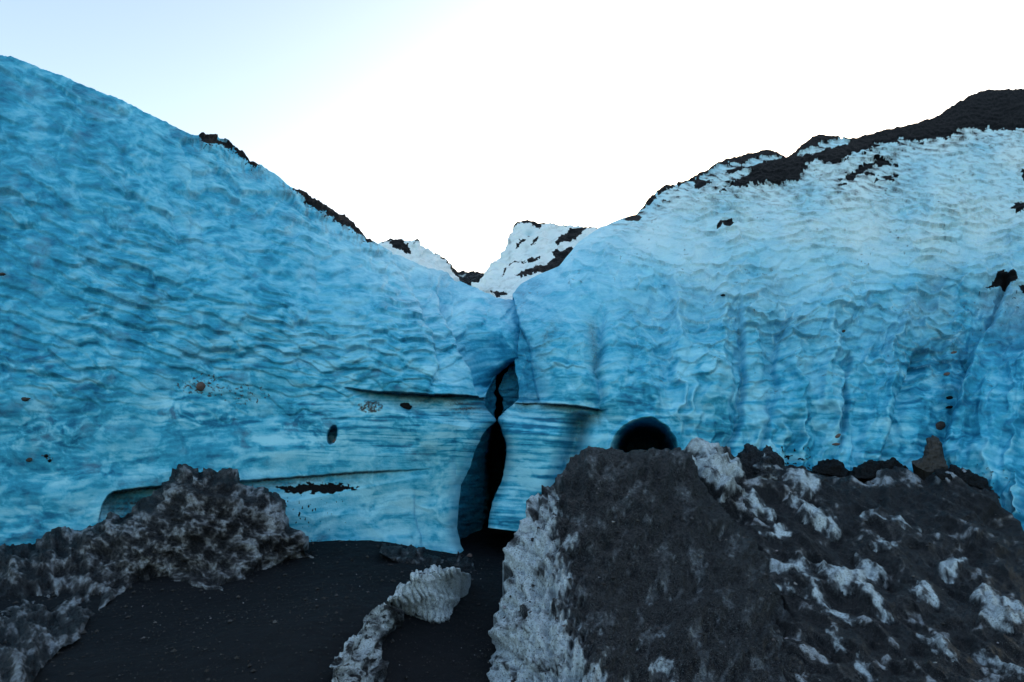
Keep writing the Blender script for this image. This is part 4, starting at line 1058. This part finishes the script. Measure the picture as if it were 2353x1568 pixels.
for lab, tp, bt, ya, yb, sd_ in (
        ('low dark ash wedge against the right wall, nearest the domed debris mound', [(1866, 1072), (1885, 1062), (1908, 1055), (1918, 1050), (1930, 1064), (1946, 1076), (1952, 1090)], [(1866, 1085), (1952, 1098)], 9.1, 8.7, 961),
        ('long dark wedge of ash at the ice foot, left of the gravel cone', [(1952, 1086), (1972, 1070), (1990, 1062), (2020, 1057), (2045, 1052), (2060, 1056), (2074, 1064), (2086, 1076), (2090, 1090)], [(1952, 1100), (2090, 1100)], 9.0, 8.5, 971),
        ('dark overhanging ash lip at the ice foot, right of the gravel cone', [(2155, 1085), (2160, 1075), (2190, 1073), (2220, 1080), (2250, 1090), (2268, 1104), (2274, 1120)], [(2155, 1100), (2220, 1112), (2274, 1128)], 8.2, 7.8, 981)):
    lump('ash_wedge', lab, 'ash bank', tp, bt, ya, yb, .06, M_ASH, 0, sd_, 'ash banks along the foot of the right wall')

def stone(name, label, px, py, Y, rx, ry, mat, rot=0.0, seed=0, group=None, cat='stone'):
    """a weathered cobble seated in the surface it is found on"""
    nu, nv = 20, 12
    th = np.linspace(0, 2 * np.pi, nu, endpoint=False); ph = np.linspace(0.0, np.pi, nv)
    T, F_ = np.meshgrid(th, ph)
    D = float(depth_of_Y(py, Y)); m = D / FPX
    rr_ = 1 + .22 * fbm(np.cos(T) * 1.3 + F_, np.sin(T) * 1.3 + F_, seed, 3)
    a = rr_ * np.sin(F_) * np.cos(T) * rx * m; b = rr_ * np.cos(F_) * ry * m; c = rr_ * np.sin(F_) * np.sin(T) * min(rx, ry) * .8 * m
    ca, sa = math.cos(rot), math.sin(rot)
    V_ = np.stack([a * ca - b * sa, c, a * sa + b * ca], -1).reshape(-1, 3)
    i = np.arange(nu * nv).reshape(nv, nu); j = np.roll(i, -1, 1)
    q = np.stack([i[:-1], i[1:], j[1:], j[:-1]], -1).reshape(-1, 4)
    o = new_mesh(name, V_, q, mat)
    o.location = unproj(np.float64(px), np.float64(py), D)
    tag(o, label, cat, group)
    return o
bpy.context.view_layer.update()
DG = bpy.context.evaluated_depsgraph_get()
def hit(px, py):
    """distance of the surface that lies in this direction"""
    from mathutils import Vector
    d = unproj(np.float64(px), np.float64(py), 1.0) - np.array([0, 0, CAMZ])
    ok, loc, nor, idx, ob, mtx = SC.ray_cast(DG, Vector((0, 0, CAMZ)), Vector(d).normalized())
    return loc.y if ok else 9.0

GS = 'stones frozen into the ice walls'
for a in (('embedded_stone', 'flat oval dark stone frozen in the left wall above a small round one', 55, 918, 13, 4.5, M_STONE, .05, 1),
          ('embedded_stone', 'small round dark stone low in the left wall, left of a string of pebbles', 66, 1057, 8, 4.5, M_STONE, 0, 2),
          ('embedded_stone', 'upper pebble of the short string low in the left wall', 106, 1048, 4, 4, M_ASH, .4, 3),
          ('embedded_stone', 'lower pebble of the short string low in the left wall', 114, 1059, 4, 3.5, M_ASH, -.4, 4),
          ('embedded_stone', 'reddish grey stone frozen in the left wall above spatters of grit', 461, 889, 10, 10, M_RED, .3, 5),
          ('embedded_stone', 'dark stone at the left edge of the left wall, half way up', 4, 631, 8, 4, M_STONE, .1, 6),
          ('embedded_stone', 'reddish stone at the lower end of the small oval hole in the left wall', 770, 1014, 6, 4, M_RED, .5, 7),
          ('embedded_stone', 'large leaf-shaped dark stone in the right wall groove, above the gravel cone', 2158, 980, 19, 9, M_STONE, .45, 8),
          ('embedded_stone', 'thin dark stone in the groove of the right wall, topmost of the dark ones', 2186, 914, 13, 4, M_ASH, .1, 9),
          ('embedded_stone', 'small dark stone in the right wall groove, just above the leaf-shaped stone', 2181, 936, 8, 3.5, M_ASH, .1, 10),
          ('embedded_stone', 'reddish flake high in the groove of the right wall, under another flake', 2178, 860, 9, 4, M_RED, .1, 11),
          ('embedded_stone', 'uppermost reddish flake in the groove of the right wall', 2193, 811, 9, 3.5, M_RED, .15, 12),
          ('embedded_stone', 'grey flat stone in the middle of the right wall', 1937, 762, 10, 3.5, M_STONE, .1, 13),
          ('embedded_stone', 'brown flake at the foot of the right wall above the ash wedges', 1921, 1021, 10, 3, M_RED, .0, 14),
          ('embedded_stone', 'slanting brown flake above the flat one at the foot of the right wall', 1925, 1002, 9, 4, M_RED, .5, 15),
          ('embedded_stone', 'dark speck of stone in the upper right wall on a small shelf', 1663, 678, 8, 2.5, M_ASH, .2, 16),
          ('embedded_stone', 'brown stone just below the ledge edge left of the crevice, in a dark stain', 930, 935, 16, 9, M_ASH, .0, 17)):
    Y = hit(a[2], a[3])
    stone(a[0], a[1], a[2], a[3], Y, a[4], a[5], a[6], a[7], 1000 + a[8], GS)
stone('reddish_stone', 'small reddish brick-coloured stone lying at the mouth of the crevice', 1079, 1279, hit(1079, 1279), 7, 6, M_RED, .6, 1031)

# loose grit on the sand, the boulder and the debris slope
def grit():
    rng = np.random.default_rng(5)
    pts = []; size = []
    n = 16000
    r = rng.random(n); x = rng.uniform(-6.5, 2.5, n); y = 2.6 + 6.2 * r ** 1.3
    k = np.abs(x) < y * 1.15
    x = x[k]; y = y[k]
    pts.append(np.stack([x, y, ground_height(x, y) + .012], -1))
    for nm, cnt in (('debris_slope', 12000), ('ice_boulder', 7000)):
        me = bpy.data.objects[nm].data
        f = np.empty(len(me.polygons) * 3, np.float32); me.polygons.foreach_get('center', f); f = f.reshape(-1, 3)
        ar = np.empty(len(me.polygons), np.float32); me.polygons.foreach_get('area', ar)
        nn = np.empty(len(me.polygons) * 3, np.float32); me.polygons.foreach_get('normal', nn); nn = nn.reshape(-1, 3)
        w = ar * (f[:, 2] > 0) * (f[:, 1] > 2.5) * np.clip(np.abs(nn[:, 2]) - .2, 0, 1)
        pts.append(f[rng.choice(len(f), cnt, p=w / w.sum())].astype(float))
    p = np.concatenate(pts); m = len(p)
    s = .0035 + .0065 * rng.random(m) ** 2 + .018 * (rng.random(m) > .975)
    s *= .6 + .08 * p[:, 1]
    base = np.array([[1, 0, 0], [-1, 0, 0], [0, 1, 0], [0, -1, 0], [0, 0, 1], [0, 0, -1]], float)
    tri = np.array([[0, 2, 4], [2, 1, 4], [1, 3, 4], [3, 0, 4], [2, 0, 5], [1, 2, 5], [3, 1, 5], [0, 3, 5]])
    sc = rng.uniform(.5, 1.3, (m, 6, 1)) * s[:, None, None]
    an = rng.uniform(0, 6.28, m); c, si = np.cos(an), np.sin(an)
    v = base[None] * sc; v[..., 2] *= .7
    vx = v[..., 0] * c[:, None] - v[..., 1] * si[:, None]; vy = v[..., 0] * si[:, None] + v[..., 1] * c[:, None]
    V_ = np.stack([vx, vy, v[..., 2]], -1) + p[:, None]
    q = (tri[None] + 6 * np.arange(m)[:, None, None]).reshape(-1, 3)
    tone = rng.choice([.003, .008, .02, .05, .18], m, p=[.40, .33, .18, .07, .02])
    tint = np.stack([tone * rng.uniform(.9, 1.15, m), tone, tone * rng.uniform(.95, 1.2, m)], -1)
    mt, nt, b = nodes_of('grit')
    at = N(nt, 'ShaderNodeAttribute', attribute_name='look')
    nt.links.new(at.outputs['Color'], b.inputs['Base Color']); b.inputs['Roughness'].default_value = .75
    o = new_mesh('gravel', V_.reshape(-1, 3), q, mt, np.repeat(tint, 6, 0), None, False)
    tag(o, 'loose grit and pebbles scattered over the black sand and debris', 'gravel', kind='stuff')
grit()
